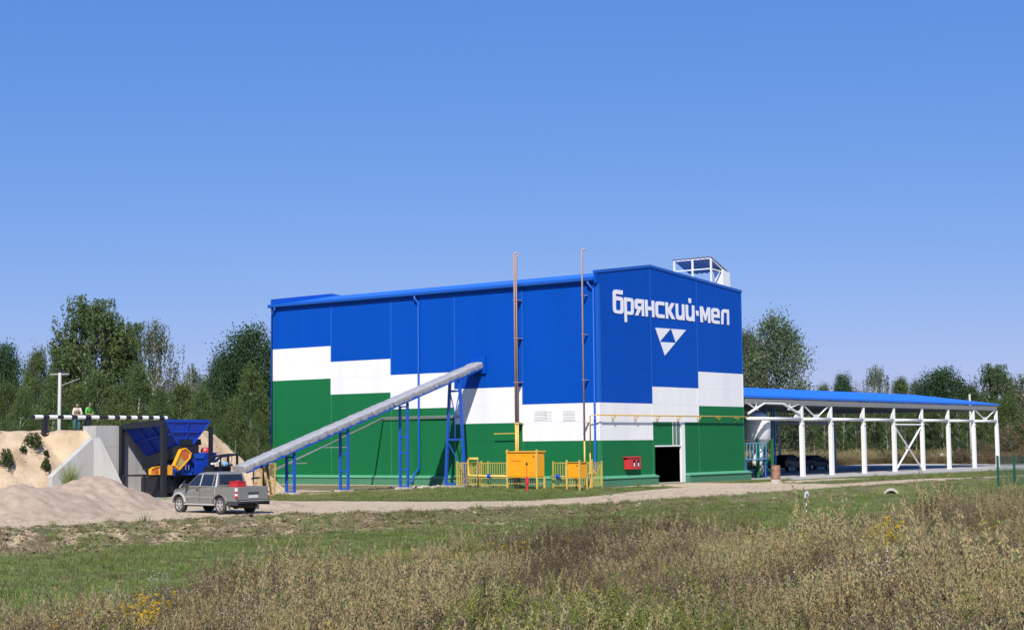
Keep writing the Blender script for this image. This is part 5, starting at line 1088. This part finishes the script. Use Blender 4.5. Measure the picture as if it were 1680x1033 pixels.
def tree_meshes(kind, seed):
    cb, nc, nl, sg, ls, dr, col, env, bark = KIND[kind]; rng = np.random.default_rng(seed); rd = random.Random(seed)
    bush = kind in ('bush', 'drybush')
    tops = []; mb = MB(); lean = rd.uniform(-.5, .5)
    def tx(z): return lean * (z / H0) ** 2 + .15 * sin(z * .7 + seed), .12 * sin(z * .9 + seed * 2)
    if not bush:
        zz = [i * H0 * .97 / 9 for i in range(10)]; mb.tube([(tx(z)[0], tx(z)[1], z) for z in zz], [.17 * (1 - .9 * z / H0) + .012 for z in zz], 7)
    cen = []; tin = []; siz = []
    for i in range(nc):
        t = (i + rd.random()) / nc; t = t ** (.85 if not bush else 1.0); z = H0 * (cb + (1 - cb) * t * .97)
        a = i * 2.39996 + rd.uniform(-.5, .5); rr = R0 * env(t) * (rd.random() ** .45) * rd.uniform(.75, 1.12); x0, y0 = tx(z)
        c = np.array([x0 + cos(a) * rr, y0 + sin(a) * rr, z + rd.uniform(-.4, .4)])
        if rr > .7 and (i % 2 == 0 or kind in ('pale_birch',)):
            zb_ = max(.3 if bush else H0 * .12, z - rr * rd.uniform(.5, 1.1)); xb, yb = tx(zb_) if not bush else (0, 0)
            mb.tube([(xb, yb, zb_), (xb + (c[0] - xb) * .5, yb + (c[1] - yb) * .5, zb_ + (c[2] - zb_) * .65), tuple(c)], [.055 if not bush else .03, .035, .008], 4, cap=False)
        n = int(nl * 2.9 * rd.uniform(.6, 1.3)); sc = rd.uniform(.75, 1.35)
        p = rng.normal(size=(n, 3)) * np.array(sg) * sc
        if dr > 1:
            strand = rng.integers(0, 9, n); off = rng.normal(size=(9, 2)) * .5 * sc
            p[:, :2] = off[strand] + rng.normal(size=(n, 2)) * .09; p[:, 2] = -rng.random(n) ** .8 * dr * sc * rng.uniform(.5, 1.1, 9)[strand] + .3
        cen.append(c + p); k = rd.uniform(.8, 1.25); yl = rd.uniform(-.12, .2)
        tin.append(np.array(col) * 1.38 * k * np.array([1 + yl, 1 + yl * .3, 1]) * rng.uniform(.75, 1.25, (n, 1))); siz.append(ls * .58 * rng.uniform(.65, 1.35, n))
    cen = np.concatenate(cen); cen[:, 2] = np.maximum(cen[:, 2], .1)
    crown = quads_mesh('crown', cen, np.concatenate(siz), np.clip(np.concatenate(tin), 0, 1), M['leaf'], 1.5, .6 if dr > 1 else .1, rng)
    trunk = mb.mesh('trunk', M[bark], smooth=True) if mb.f else None
    return trunk, crown
BANK = {}
def tree_variant(kind, i):
    if (kind, i) not in BANK: BANK[(kind, i)] = tree_meshes(kind, hash_seed(kind) + i * 17)
    return BANK[(kind, i)]
def hash_seed(k): return sum(ord(ch) * (j + 3) for j, ch in enumerate(k)) % 9973
NV = {'birch': 3, 'pale_birch': 2, 'aspen': 3, 'oak': 3, 'young': 5, 'pole_birch': 4, 'bush': 2, 'drybush': 2}
CNT = {}
rt_ = random.Random(3)
def tree(kind, px, ytop, depth, wpx, label, group=None, name=None, base=-.2):
    """px: column of the crown, ytop: row of its top, depth: metres from the camera, wpx: crown width in photo pixels"""
    i = CNT.get(kind, 0); CNT[kind] = i + 1
    trunk, crown = tree_variant(kind, i % NV[kind])
    if kind == 'young': wpx *= 1.35
    top = at_depth(px, ytop, depth); h = top.z - base; w = wpx * depth / F_PX
    t = thing(name or {'oak': 'oak_tree', 'aspen': 'aspen_tree', 'young': 'young_tree', 'bush': 'shrub', 'drybush': 'dry_shrub'}.get(kind, 'birch_tree'), label, 'shrub' if 'bush' in kind else 'tree', (top.x, top.y, base), rt_.uniform(0, 6.28), group, local=True)
    t.scale = (w / (2 * R0), w / (2 * R0), h / H0)
    if trunk: link_mesh('trunk', trunk, t)
    link_mesh('crown', crown, t); return t
# left wood, named trees
tree('birch', 156, 490, 150, 146, 'tallest broad birch with a rounded drooping crown, left of the factory')
tree('pale_birch', 256, 519, 146, 100, 'pale thin-crowned birch with a white trunk right of the tallest birch')
tree('birch', 208, 520, 153, 88, 'birch filling in on the right flank of the tallest birch')
tree('birch', 112, 548, 152, 76, 'drooping birch leaning out left of the tallest birch, by the pole')
tree('oak', 2, 570, 150, 78, 'dark round-crowned tree cut by the left edge of the view')
tree('young', 60, 573, 138, 66, 'pointed young tree just left of the concrete pole')
tree('pale_birch', 316, 596, 140, 70, 'small thin birch standing right of the pale birch, above the hopper')
tree('oak', 408, 540, 150, 112, 'large dark green tree touching the left corner of the factory')
tree('oak', 372, 588, 156, 72, 'dark lower tree left of the large dark tree by the factory')
tree('young', 410, 604, 124, 60, 'pale green young birch in front of the dark tree by the factory')
for k_, (px, yt, d_, w_, lb) in enumerate([
    (12, 628, 132, 60, 'leafy young birch at the far left above the sand'), (34, 640, 127, 46, 'slim young birch beside the far-left post of the rail'),
    (88, 622, 130, 56, 'bushy young tree behind the concrete pole'), (128, 628, 132, 60, 'bright young tree behind the person in the brown vest'),
    (160, 612, 134, 66, 'yellow-green young tree behind the person in the green shirt'), (196, 632, 130, 56, 'young birch above the left part of the hopper'),
    (228, 604, 138, 66, 'young birch below the pale thin birch'), (262, 640, 128, 56, 'low bushy birch above the hopper rim'),
    (300, 628, 132, 66, 'rounded young birch above the right corner of the hopper'), (332, 640, 128, 52, 'young birch right of the hopper top'),
    (354, 664, 126, 40, 'short young tree above the right-hand sand pile'), (386, 654, 126, 48, 'young tree with a white stem behind the right-hand sand pile'), (424, 676, 118, 34, 'low young birch just left of the blue downpipe')]):
    tree('young', px, yt, d_, w_, lb, 'young trees along the wood edge on the left')
for k_, px in enumerate(range(-30, 470, 26)):
    tree('pole_birch' if k_ % 3 else 'aspen', px, 600 + (k_ * 37) % 50, 165 + (k_ * 13) % 22, 62, 'slender tree in the unbroken wood behind the young trees on the left', 'trees deep in the left wood')
for k_, px in enumerate(range(-20, 460, 24)):
    tree('bush', px, 676 + (k_ * 29) % 18, 122 + (k_ * 7) % 16, 52, 'low green shrub filling the foot of the wood on the left', 'undergrowth at the foot of the left wood')
# right wood
tree('aspen', 1272, 526, 190, 112, 'large grey-green poplar beside the right end of the factory')
tree('aspen', 1226, 548, 196, 70, 'grey-green poplar half hidden by the factory corner')
tree('oak', 1383, 618, 205, 40, 'small dark round tree above the middle of the blue shed roof')
tree('aspen', 1352, 634, 212, 44, 'low pale tree left of the small dark round tree')
tree('pale_birch', 1436, 595, 200, 72, 'thin birch with bare white branches above the blue roof')
tree('young', 1478, 620, 205, 58, 'pointed olive tree right of the bare white-branched birch')
tree('oak', 1543, 607, 205, 92, 'broad dark green tree above the right half of the blue roof')
tree('aspen', 1506, 630, 210, 56, 'olive green tree left of the broad dark tree')
tree('birch', 1634, 598, 205, 78, 'tall pale birch near the right edge of the view')
tree('aspen', 1590, 634, 208, 52, 'low green tree between the broad dark tree and the pale birch')
tree('pale_birch', 1684, 612, 200, 76, 'thin pale birch cut by the right edge of the view')
tree('young', 1655, 652, 185, 60, 'olive young tree beyond the end of the shed roof')
gaps = [(1226, 1312, 'between the factory and the first column'), (1324, 1360, 'between the first and second columns'), (1372, 1413, 'between the second and third columns'), (1425, 1463, 'between the third and fourth columns'),
        (1475, 1510, 'behind the cross brace'), (1521, 1553, 'between the fifth and sixth columns'), (1564, 1592, 'between the sixth and seventh columns'), (1606, 1632, 'between the last two columns'), (1645, 1690, 'beyond the last column')]
for gi, (a, c, wh) in enumerate(gaps):
    n = 3 if c - a > 60 else 2
    for j in range(n):
        px = a + (c - a) * (j + .5) / n; nm_ = ['left', 'right'][j] if n == 2 else ['left', 'middle', 'right'][j]
        tree('pole_birch', px, 650 + (gi * 31 + j * 17) % 14, 192 + (gi * 7 + j * 11) % 14, 44, f'{nm_} slender white-stemmed birch seen {wh}', 'birches behind the open shed')
for k_, px in enumerate(range(1225, 1715, 22)):
    tree('pole_birch' if k_ % 2 else 'aspen', px, 640 + (k_ * 23) % 20, 214 + (k_ * 13) % 16, 58, 'slender tree deep in the wood behind the open shed', 'trees deep in the right wood')
for k_, px in enumerate(range(1235, 1640, 26)):
    tree('bush', px, 716 + (k_ * 19) % 12, 188 + (k_ * 5) % 9, 50, 'low green shrub at the foot of the wood behind the shed', 'undergrowth behind the open shed')
for k_, (px, yt, w_, lb) in enumerate([(1610, 720, 60, 'rust-brown dry shrub between the last shed columns'), (1652, 698, 74, 'largest purple-brown dry shrub behind the green mesh fence'), (1692, 690, 80, 'brown dry shrub cut by the right edge of the view'), (1575, 734, 50, 'small brown dry shrub left of the far utility pole')]):
    tree('drybush', px, yt, 172 - k_, w_, lb, 'dry shrubs at the right')
# shrubs on the sand
def leafy_clump(name, w, h, n, size, cols, rng):
    a = rng.uniform(0, 6.28, n); r = rng.random(n) ** .5; t = rng.random(n) ** .7
    lob = 1 + .3 * np.sin(a * 3 + 1) + .2 * np.sin(a * 5)
    cen = np.stack([np.cos(a) * r * w * .5 * lob * np.sqrt(1 - t * t * .8), np.sin(a) * r * w * .5 * lob * np.sqrt(1 - t * t * .8), t * h * (1 + .2 * np.sin(a * 4))], 1)
    return quads_mesh(name, cen, size * rng.uniform(.6, 1.4, n), np.array(cols)[rng.integers(0, len(cols), n)] * rng.uniform(.7, 1.3, (n, 1)), M['plant'], 1.8, 0, rng)
def sand_bush(px, py, depth, w, h, label):
    p = at_depth(px, py, depth); t = thing('shrub', label, 'shrub', (p.x, p.y, mound_h(p.x, p.y) - .08), 0, 'shrubs rooted in the sand slope', local=True)
    link_mesh('foliage', leafy_clump('foliage', w, h, int(700 * w * h) + 60, .07, [(.05, .085, .025), (.08, .11, .035), (.04, .065, .02)], np.random.default_rng(int(px))), t); return t
def on_mound(px, py):
    d0 = ray(px, py); t = 70.0
    while t < 130:
        p = Vector((d0[0] * t, d0[1] * t, CAMZ + d0[2] * t))
        if p.z < mound_h(p.x, p.y): return t
        t += .2
    return 97
for px, py, w, h, lb in [(54, 735, 1.6, 1.0, 'largest dark green shrub on the upper sand slope'), (10, 772, 1.2, 1.2, 'green shrub low on the sand slope at the left edge'), (38, 743, .6, .5, 'tiny green tuft below the largest sand shrub'), (76, 750, .5, .5, 'small tuft right of the largest sand shrub'), (75, 776, .7, .9, 'thin upright weed on the sand near the concrete wing')]:
    sand_bush(px, py, on_mound(px, py), w * .8, h * .8, lb)

# ------------------------------------------------------------------ grasses and weeds (scattered plants)
def blade(mb, tn, x, y, h, w, lx, ly, col, segs=3, z0=0.0):
    pr = None
    for k in range(segs + 1):
        t = k / segs; cx, cy, cz = x + lx * t * t, y + ly * t * t, z0 + h * t * (1 - .12 * t); ww = w * (1 - t * .85) / 2
        ax, ay = (-ly, lx) if hypot(lx, ly) > 1e-4 else (1, 0); L_ = hypot(ax, ay); ax, ay = ax / L_ * ww, ay / L_ * ww
        cur = [(cx - ax, cy - ay, cz), (cx + ax, cy + ay, cz)]
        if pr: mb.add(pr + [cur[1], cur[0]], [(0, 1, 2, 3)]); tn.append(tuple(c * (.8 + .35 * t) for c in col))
        pr = cur
def leafq(mb, tn, p, size, col, rd, asp=1.8, up=.2):
    a = Vector((rd.gauss(0, 1), rd.gauss(0, 1), rd.gauss(up, .6))).normalized(); q = Vector((rd.gauss(0, 1), rd.gauss(0, 1), rd.gauss(0, 1))); q = (q - a * q.dot(a)).normalized()
    p = Vector(p); A, B = a * size * asp * .5, q * size * .5
    mb.add([p - A, p + B, p + A, p - B], [(0, 1, 2, 3)]); tn.append(tuple(c * rd.uniform(.85, 1.15) for c in col))
def tinted(name, mb, tn, m):
    me = bpy.data.meshes.new(name); me.from_pydata(mb.v, [], mb.f)
    at = me.color_attributes.new('tint', 'FLOAT_COLOR', 'CORNER'); cs = []
    for f, t in zip(mb.f, tn): cs += [*t, 1.0] * len(f)
    at.data.foreach_set('color', cs); me.materials.append(m); me.update(); return me
TAN, STRAW, OLIVE, LIME, BROWN, PURP, DKG = (.29, .225, .105), (.41, .335, .16), (.125, .145, .036), (.23, .26, .055), (.165, .12, .065), (.20, .15, .10), (.065, .105, .022)
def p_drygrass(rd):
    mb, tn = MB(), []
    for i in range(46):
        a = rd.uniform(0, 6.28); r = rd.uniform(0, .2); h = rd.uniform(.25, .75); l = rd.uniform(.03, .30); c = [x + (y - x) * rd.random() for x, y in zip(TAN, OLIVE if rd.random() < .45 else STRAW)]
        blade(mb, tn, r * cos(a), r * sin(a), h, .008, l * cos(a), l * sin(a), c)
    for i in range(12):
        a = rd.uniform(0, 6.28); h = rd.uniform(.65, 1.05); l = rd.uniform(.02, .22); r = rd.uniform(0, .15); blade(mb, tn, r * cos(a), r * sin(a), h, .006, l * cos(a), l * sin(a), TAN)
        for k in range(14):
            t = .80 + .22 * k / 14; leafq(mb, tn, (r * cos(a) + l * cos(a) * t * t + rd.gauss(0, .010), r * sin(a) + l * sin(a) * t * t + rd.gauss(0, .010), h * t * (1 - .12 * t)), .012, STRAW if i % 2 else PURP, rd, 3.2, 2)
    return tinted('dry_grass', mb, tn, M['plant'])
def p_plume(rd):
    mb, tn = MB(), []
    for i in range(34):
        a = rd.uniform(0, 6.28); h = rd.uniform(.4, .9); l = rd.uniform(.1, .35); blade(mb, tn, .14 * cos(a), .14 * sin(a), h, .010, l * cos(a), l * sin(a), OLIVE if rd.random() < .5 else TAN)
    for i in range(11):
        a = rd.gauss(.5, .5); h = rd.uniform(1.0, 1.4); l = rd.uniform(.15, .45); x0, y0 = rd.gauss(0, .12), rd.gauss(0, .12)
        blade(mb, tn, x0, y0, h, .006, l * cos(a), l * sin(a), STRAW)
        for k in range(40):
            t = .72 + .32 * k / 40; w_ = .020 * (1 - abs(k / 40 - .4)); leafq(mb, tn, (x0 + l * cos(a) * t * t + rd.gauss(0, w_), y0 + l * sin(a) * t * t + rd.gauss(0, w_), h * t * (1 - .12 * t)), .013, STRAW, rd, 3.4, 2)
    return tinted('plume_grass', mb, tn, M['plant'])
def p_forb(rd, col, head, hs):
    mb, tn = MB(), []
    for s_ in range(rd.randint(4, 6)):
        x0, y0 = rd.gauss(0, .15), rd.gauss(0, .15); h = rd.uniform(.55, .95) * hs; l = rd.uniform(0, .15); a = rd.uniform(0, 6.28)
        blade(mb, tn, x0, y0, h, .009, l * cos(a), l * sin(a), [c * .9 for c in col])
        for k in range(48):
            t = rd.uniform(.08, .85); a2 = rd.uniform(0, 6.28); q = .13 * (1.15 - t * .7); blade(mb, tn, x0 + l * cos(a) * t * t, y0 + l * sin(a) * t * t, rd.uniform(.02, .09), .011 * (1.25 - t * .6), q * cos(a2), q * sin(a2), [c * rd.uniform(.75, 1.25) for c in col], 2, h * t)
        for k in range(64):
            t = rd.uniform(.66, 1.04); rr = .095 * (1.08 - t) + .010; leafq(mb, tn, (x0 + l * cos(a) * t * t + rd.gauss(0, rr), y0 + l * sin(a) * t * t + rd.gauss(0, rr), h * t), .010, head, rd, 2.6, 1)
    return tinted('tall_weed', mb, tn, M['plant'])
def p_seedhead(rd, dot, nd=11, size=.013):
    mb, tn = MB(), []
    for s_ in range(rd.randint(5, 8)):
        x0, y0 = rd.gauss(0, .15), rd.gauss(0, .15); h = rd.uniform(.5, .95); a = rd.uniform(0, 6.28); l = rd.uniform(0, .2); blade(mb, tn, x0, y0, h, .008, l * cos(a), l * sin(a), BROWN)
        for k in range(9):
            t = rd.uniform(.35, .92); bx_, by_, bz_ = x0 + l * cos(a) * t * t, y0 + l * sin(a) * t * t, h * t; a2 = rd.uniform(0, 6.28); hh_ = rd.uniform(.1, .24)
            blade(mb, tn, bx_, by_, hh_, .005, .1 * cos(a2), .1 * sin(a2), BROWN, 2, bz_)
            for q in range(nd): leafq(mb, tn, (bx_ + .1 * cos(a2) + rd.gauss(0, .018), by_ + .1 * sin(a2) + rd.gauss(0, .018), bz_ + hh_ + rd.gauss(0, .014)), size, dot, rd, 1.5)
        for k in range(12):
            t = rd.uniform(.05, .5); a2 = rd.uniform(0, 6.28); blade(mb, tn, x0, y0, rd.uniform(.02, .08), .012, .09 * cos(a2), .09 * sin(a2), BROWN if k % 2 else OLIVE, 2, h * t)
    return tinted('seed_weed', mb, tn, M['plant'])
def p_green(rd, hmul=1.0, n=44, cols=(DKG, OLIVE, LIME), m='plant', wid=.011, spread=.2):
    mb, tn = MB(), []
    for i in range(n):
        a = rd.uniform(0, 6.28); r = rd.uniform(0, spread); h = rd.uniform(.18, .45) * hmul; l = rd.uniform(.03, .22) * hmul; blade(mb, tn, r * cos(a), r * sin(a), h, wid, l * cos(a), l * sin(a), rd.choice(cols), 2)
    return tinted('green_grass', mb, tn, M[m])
rd = random.Random(21)
PL = []                                                   # (kind, mesh)
for i in range(4): PL.append(('dry', p_drygrass(rd)))
for i in range(2): PL.append(('plume', p_plume(rd)))
for i in range(3): PL.append(('forb', p_forb(rd, OLIVE, LIME, 1.0)))
for i in range(2): PL.append(('palef', p_forb(rd, (.17, .165, .085), (.26, .25, .13), .95)))
for i in range(4): PL.append(('brown', p_seedhead(rd, (PURP if i % 2 else BROWN))))
for i in range(1): PL.append(('white', p_seedhead(rd, (.66, .63, .54), 4, .011)))
for i in range(1): PL.append(('yellow', p_seedhead(rd, (.60, .42, .03), 12, .02)))
for i in range(3): PL.append(('green', p_green(rd)))
KI = {}
for i, (k, _) in enumerate(PL): KI.setdefault(k, []).append(i)
def scatter(name, label, cat, pts, rots, scl, idx, meshes):
    """one object: points carry a plant each through geometry nodes"""
    col = bpy.data.collections.new(name + '_plants')
    for i, me in enumerate(meshes):
        o = bpy.data.objects.new('plant_%03d' % i, me); col.objects.link(o)
    me = bpy.data.meshes.new(name); me.vertices.add(len(pts)); me.vertices.foreach_set('co', np.asarray(pts, 'f').ravel())
    a = me.attributes.new('rot', 'FLOAT_VECTOR', 'POINT'); a.data.foreach_set('vector', np.asarray(rots, 'f').ravel())
    a = me.attributes.new('scl', 'FLOAT_VECTOR', 'POINT'); a.data.foreach_set('vector', np.asarray(scl, 'f').ravel())
    a = me.attributes.new('idx', 'INT', 'POINT'); a.data.foreach_set('value', np.asarray(idx, 'i'))
    o = link_mesh(name, me); tag(o, label, cat, kind='stuff')
    t = bpy.data.node_groups.new(name, 'GeometryNodeTree'); t.interface.new_socket('Geometry', in_out='INPUT', socket_type='NodeSocketGeometry'); t.interface.new_socket('Geometry', in_out='OUTPUT', socket_type='NodeSocketGeometry')
    n, l = t.nodes, t.links; gi = n.new('NodeGroupInput'); go_ = n.new('NodeGroupOutput'); ins = n.new('GeometryNodeInstanceOnPoints'); ci = n.new('GeometryNodeCollectionInfo')
    ci.inputs['Collection'].default_value = col; ci.inputs['Separate Children'].default_value = True; ci.inputs['Reset Children'].default_value = True
    def at(nm_, ty):
        q = n.new('GeometryNodeInputNamedAttribute'); q.data_type = ty; q.inputs['Name'].default_value = nm_; return q.outputs['Attribute']
    e2r = n.new('FunctionNodeEulerToRotation'); l.new(at('rot', 'FLOAT_VECTOR'), e2r.inputs[0])
    l.new(gi.outputs[0], ins.inputs['Points']); l.new(ci.outputs[0], ins.inputs['Instance']); ins.inputs['Pick Instance'].default_value = True
    l.new(at('idx', 'INT'), ins.inputs['Instance Index']); l.new(e2r.outputs[0], ins.inputs['Rotation']); l.new(at('scl', 'FLOAT_VECTOR'), ins.inputs['Scale']); l.new(ins.outputs[0], go_.inputs[0])
    md = o.modifiers.new('scatter', 'NODES'); md.node_group = t; return o
def in_view(u, v, m=1.25):
    d_ = u * CF[0] + v * CF[1]; x_ = u * CR[0] + v * CR[1]
    return d_ > 3 and abs(x_) / d_ < .3215 * m + 1.5 / d_
rd = random.Random(77)
P_, Rr, Sc, Ix = [], [], [], []
tries = 0
while len(P_) < 54000 and tries < 400000:
    tries += 1
    d_ = sqrt(rd.uniform(11.5 ** 2, 118 ** 2)) if rd.random() < .55 else rd.uniform(11.5, 45); s_ = rd.uniform(-.43, .43) * d_
    u = CF[0] / .997 * d_ + CR[0] * s_; v = CF[1] / .997 * d_ + CR[1] * s_
    vw = ip(u, WEED) + 1.2 * nz(u * .25, v * .25, 31)
    if v > vw: continue
    edge = vw - v
    if edge < 2.0 and rd.random() > .35 + edge * .3: continue
    f1, f2, f3 = 1.5 * nz(u * .13, v * .13, 41), 1.4 * nz(u * .22, v * .22, 47), 1.3 * nz(u * .5, v * .5, 53)
    w = {'dry': 1.5 + 3.0 * max(0, f1), 'plume': .14 + 1.0 * max(0, f3 - .1), 'forb': .9 + 3.0 * max(0, -f1 - .02), 'palef': .32 + 1.2 * max(0, f2 - .1), 'brown': .55 + 2.8 * max(0, -f2 - .05), 'white': .05, 'yellow': .012 + .5 * max(0, f3 - .42), 'green': 1.4 + 2.6 * max(0, -f3)}
    if edge < 6 and u < 34: w['dry'] *= .8; w['green'] *= 2.2; w['forb'] *= 1.6; w['brown'] *= .5
    for j_, k_ in enumerate(w): w[k_] *= math.exp(4.2 * nz(u * .27 + 9.1 * j_, v * .27 - 5.3 * j_, 17 * j_ + 3))
    k = rd.choices(list(w), list(w.values()))[0]
    hs = (1.0 + .55 * nz(u * .22, v * .22, 61) + .25 * nz(u * .7, v * .7, 63)) * (1.35 if rd.random() < .05 else 1) * (0.42 + .58 * min(1, edge / 5)) * ip(u, [(0, .78), (25, .85), (45, 1.0)])
    if 44 < u < 64 and v > 21: hs *= .62
    if k == 'green': hs = max(.5, hs)
    if 38 < d_ < 70 and abs(u * .454 - v * .891) < 1.6: hs = min(hs, .3)
    P_.append((u, v, gz(u, v) - .03)); Rr.append((rd.gauss(0, .1), rd.gauss(0, .1), rd.uniform(-.6, .6) if k == 'plume' else rd.uniform(0, 6.28))); q = hs * rd.uniform(.7, 1.2); wd = q * rd.uniform(.95, 1.35); Sc.append((wd, wd, q)); Ix.append(rd.choice(KI[k]))
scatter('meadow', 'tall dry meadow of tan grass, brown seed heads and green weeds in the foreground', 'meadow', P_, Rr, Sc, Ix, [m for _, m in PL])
# short turf: mown strip, bank tufts and the strip round the conveyor
rd = random.Random(99)
TF = [p_green(rd, .36, 30, ((.11, .19, .038), (.16, .225, .052), (.20, .22, .08)), 'turf', .012, .3) for _ in range(3)] + [p_green(rd, .36, 24, ((.20, .18, .08), (.15, .165, .06), (.26, .21, .12)), 'turf', .012, .3) for _ in range(2)] + [p_green(rd, .9, 40, (LIME, OLIVE, (.14, .16, .05)), 'turf', .014, .22)]
P_, Rr, Sc, Ix = [], [], [], []; tries = 0
while len(P_) < 36000 and tries < 700000:
    tries += 1
    u = rd.uniform(12, 150) if rd.random() < .5 else rd.uniform(12, 75); v = rd.uniform(18, 72)
    if not in_view(u, v): continue
    r, g_, s_ = zone(u, v); dens = max(0, g_ * 1.1 - r * 1.6)
    if u > 85.5 and v > 57: continue
    if u > 106 and v > 54.6: continue
    soil = (1 - r) * (1 - s_) * .42
    if ip(u, NEAR) - 4.5 < v < ip(u, NEAR) + .1: soil = max(soil, .85 * (1 - r))
    elif v > 46 and (u < 60 or v > 60): soil *= .25
    if rd.random() > max(dens, soil): continue
    dry = nz(u * .3, v * .3, 71) + (.35 if g_ < .3 else 0) + (.3 if ip(u, NEAR) - 4 < v < ip(u, NEAR) else 0)
    k = rd.choice((3, 4)) if rd.random() < .25 + max(0, dry) else rd.choice((0, 1, 2))
    if rd.random() < .02: k = 5
    q = rd.uniform(.7, 1.3); P_.append((u, v, gz(u, v) - .01)); Rr.append((0, 0, rd.uniform(0, 6.28))); Sc.append((q * 1.2, q * 1.2, q * rd.uniform(.7, 1.2))); Ix.append(k)
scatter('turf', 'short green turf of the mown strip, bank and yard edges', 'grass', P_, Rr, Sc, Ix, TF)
CM = []
for i in range(4):
    q = random.Random(i); mb = MB(); pts = []
    for j, (r, z) in enumerate(((.5, -.1), (.55, .18), (.34, .36))):
        for k in range(6): pts.append((r * cos(k * 1.047 + j * .4) * q.uniform(.7, 1.25), r * sin(k * 1.047 + j * .4) * q.uniform(.7, 1.25), z * q.uniform(.8, 1.3)))
    mb.add(pts, [(j * 6 + k, j * 6 + (k + 1) % 6, (j + 1) * 6 + (k + 1) % 6, (j + 1) * 6 + k) for j in range(2) for k in range(6)] + [(12, 13, 14, 15, 16, 17)]); CM.append(mb.mesh('clod', M['clod' if i else 'sand']))
rd = random.Random(5); P_, Rr, Sc, Ix = [], [], [], []
for _ in range(22000):
    u = rd.uniform(25, 88); v = ip(u, NEAR) + rd.uniform(-4.2, .3)
    if not in_view(u, v) or rd.random() > ip(u, [(25, .9), (55, .7), (66, .25), (88, .06)]) * (.5 + 1.0 * max(0, nz(u * .6, v * .6, 81))): continue
    q = rd.uniform(.04, .11) if rd.random() < .93 else rd.uniform(.11, .24); P_.append((u, v, gz(u, v))); Rr.append((rd.gauss(0, .3), rd.gauss(0, .3), rd.uniform(0, 6.28))); Sc.append((q * rd.uniform(.8, 1.6), q, q * rd.uniform(.5, 1))); Ix.append(rd.randrange(4))
for _ in range(5200):
    u = rd.uniform(30, 112); v = ip(u, NEAR) + rd.uniform(0, 6.5)
    if not in_view(u, v) or zone(u, v)[0] < .6 or nz(u * .5, v * .5, 83) < -.05: continue
    q = rd.uniform(.02, .06); P_.append((u, v, gz(u, v))); Rr.append((0, 0, rd.uniform(0, 6.28))); Sc.append((q * 1.4, q, q * .7)); Ix.append(rd.randrange(4))
for _ in range(2600):
    u = rd.uniform(34, 82); v = rd.uniform(72, 82); h = mound_h(u, v)
    if h < .1 or (57 < u < 66.5 and v < 77.6) or nz(u * .6, v * .6, 85) < 0: continue
    q = rd.uniform(.03, .10) if rd.random() < .93 else rd.uniform(.1, .22); P_.append((u, v, h - .02)); Rr.append((rd.gauss(0, .3), rd.gauss(0, .3), rd.uniform(0, 6.28))); Sc.append((q * 1.3, q, q * .8)); Ix.append(0 if rd.random() < .7 else 1)
scatter('clods', 'dry earth clods and stones strewn over bank, track and sand', 'clods', P_, Rr, Sc, Ix, CM)
# dry tall grass belt in front of the right-hand wood
rd = random.Random(131)
P_, Rr, Sc, Ix = [], [], [], []
for _ in range(9000):
    px = rd.uniform(1225, 1720); d_ = rd.uniform(150, 196); p = at_depth(px, 720, d_)
    if p.y < 79.6 and p.x < 176: continue
    q = rd.uniform(1.0, 1.7); P_.append((p.x, p.y, -.25)); Rr.append((rd.gauss(0, .1), rd.gauss(0, .1), rd.uniform(0, 6.28))); Sc.append((q * 1.8, q * 1.8, q)); Ix.append(rd.choice([0, 1, 2, 3, 4, 7, 9, 10] if px < 1560 else [6, 7, 8, 9, 0, 2]))
DG = [PL[i][1] for i in KI['dry'] + KI['plume'] + KI['brown'] + KI['palef']]
scatter('dry_grass', 'belt of tall tan grass between the shed yard and the wood', 'grass', P_, Rr, Sc, [min(i, len(DG) - 1) for i in Ix], DG)
# tall light green grass clump by the concrete wing, and weeds by the sand
gc_ = thing('grass_clump', 'tall pale green grass clump growing in front of the concrete wing', 'grass clump', local=True)
q = random.Random(8); mb, tn = MB(), []
for i in range(260):
    a = q.uniform(0, 6.28); r = q.uniform(0, .5); h = q.uniform(.9, 1.95); l = q.uniform(.1, 1.0); blade(mb, tn, r * cos(a), r * sin(a), h, .026, l * cos(a), l * sin(a), q.choice(((.26, .33, .09), (.18, .26, .06), (.34, .36, .14))))
link_mesh('blades', tinted('blades', mb, tn, M['plant']), gc_)
gp_ = at_y(115, 784, 74.8); gc_.location = (gp_.x, gp_.y, .55)
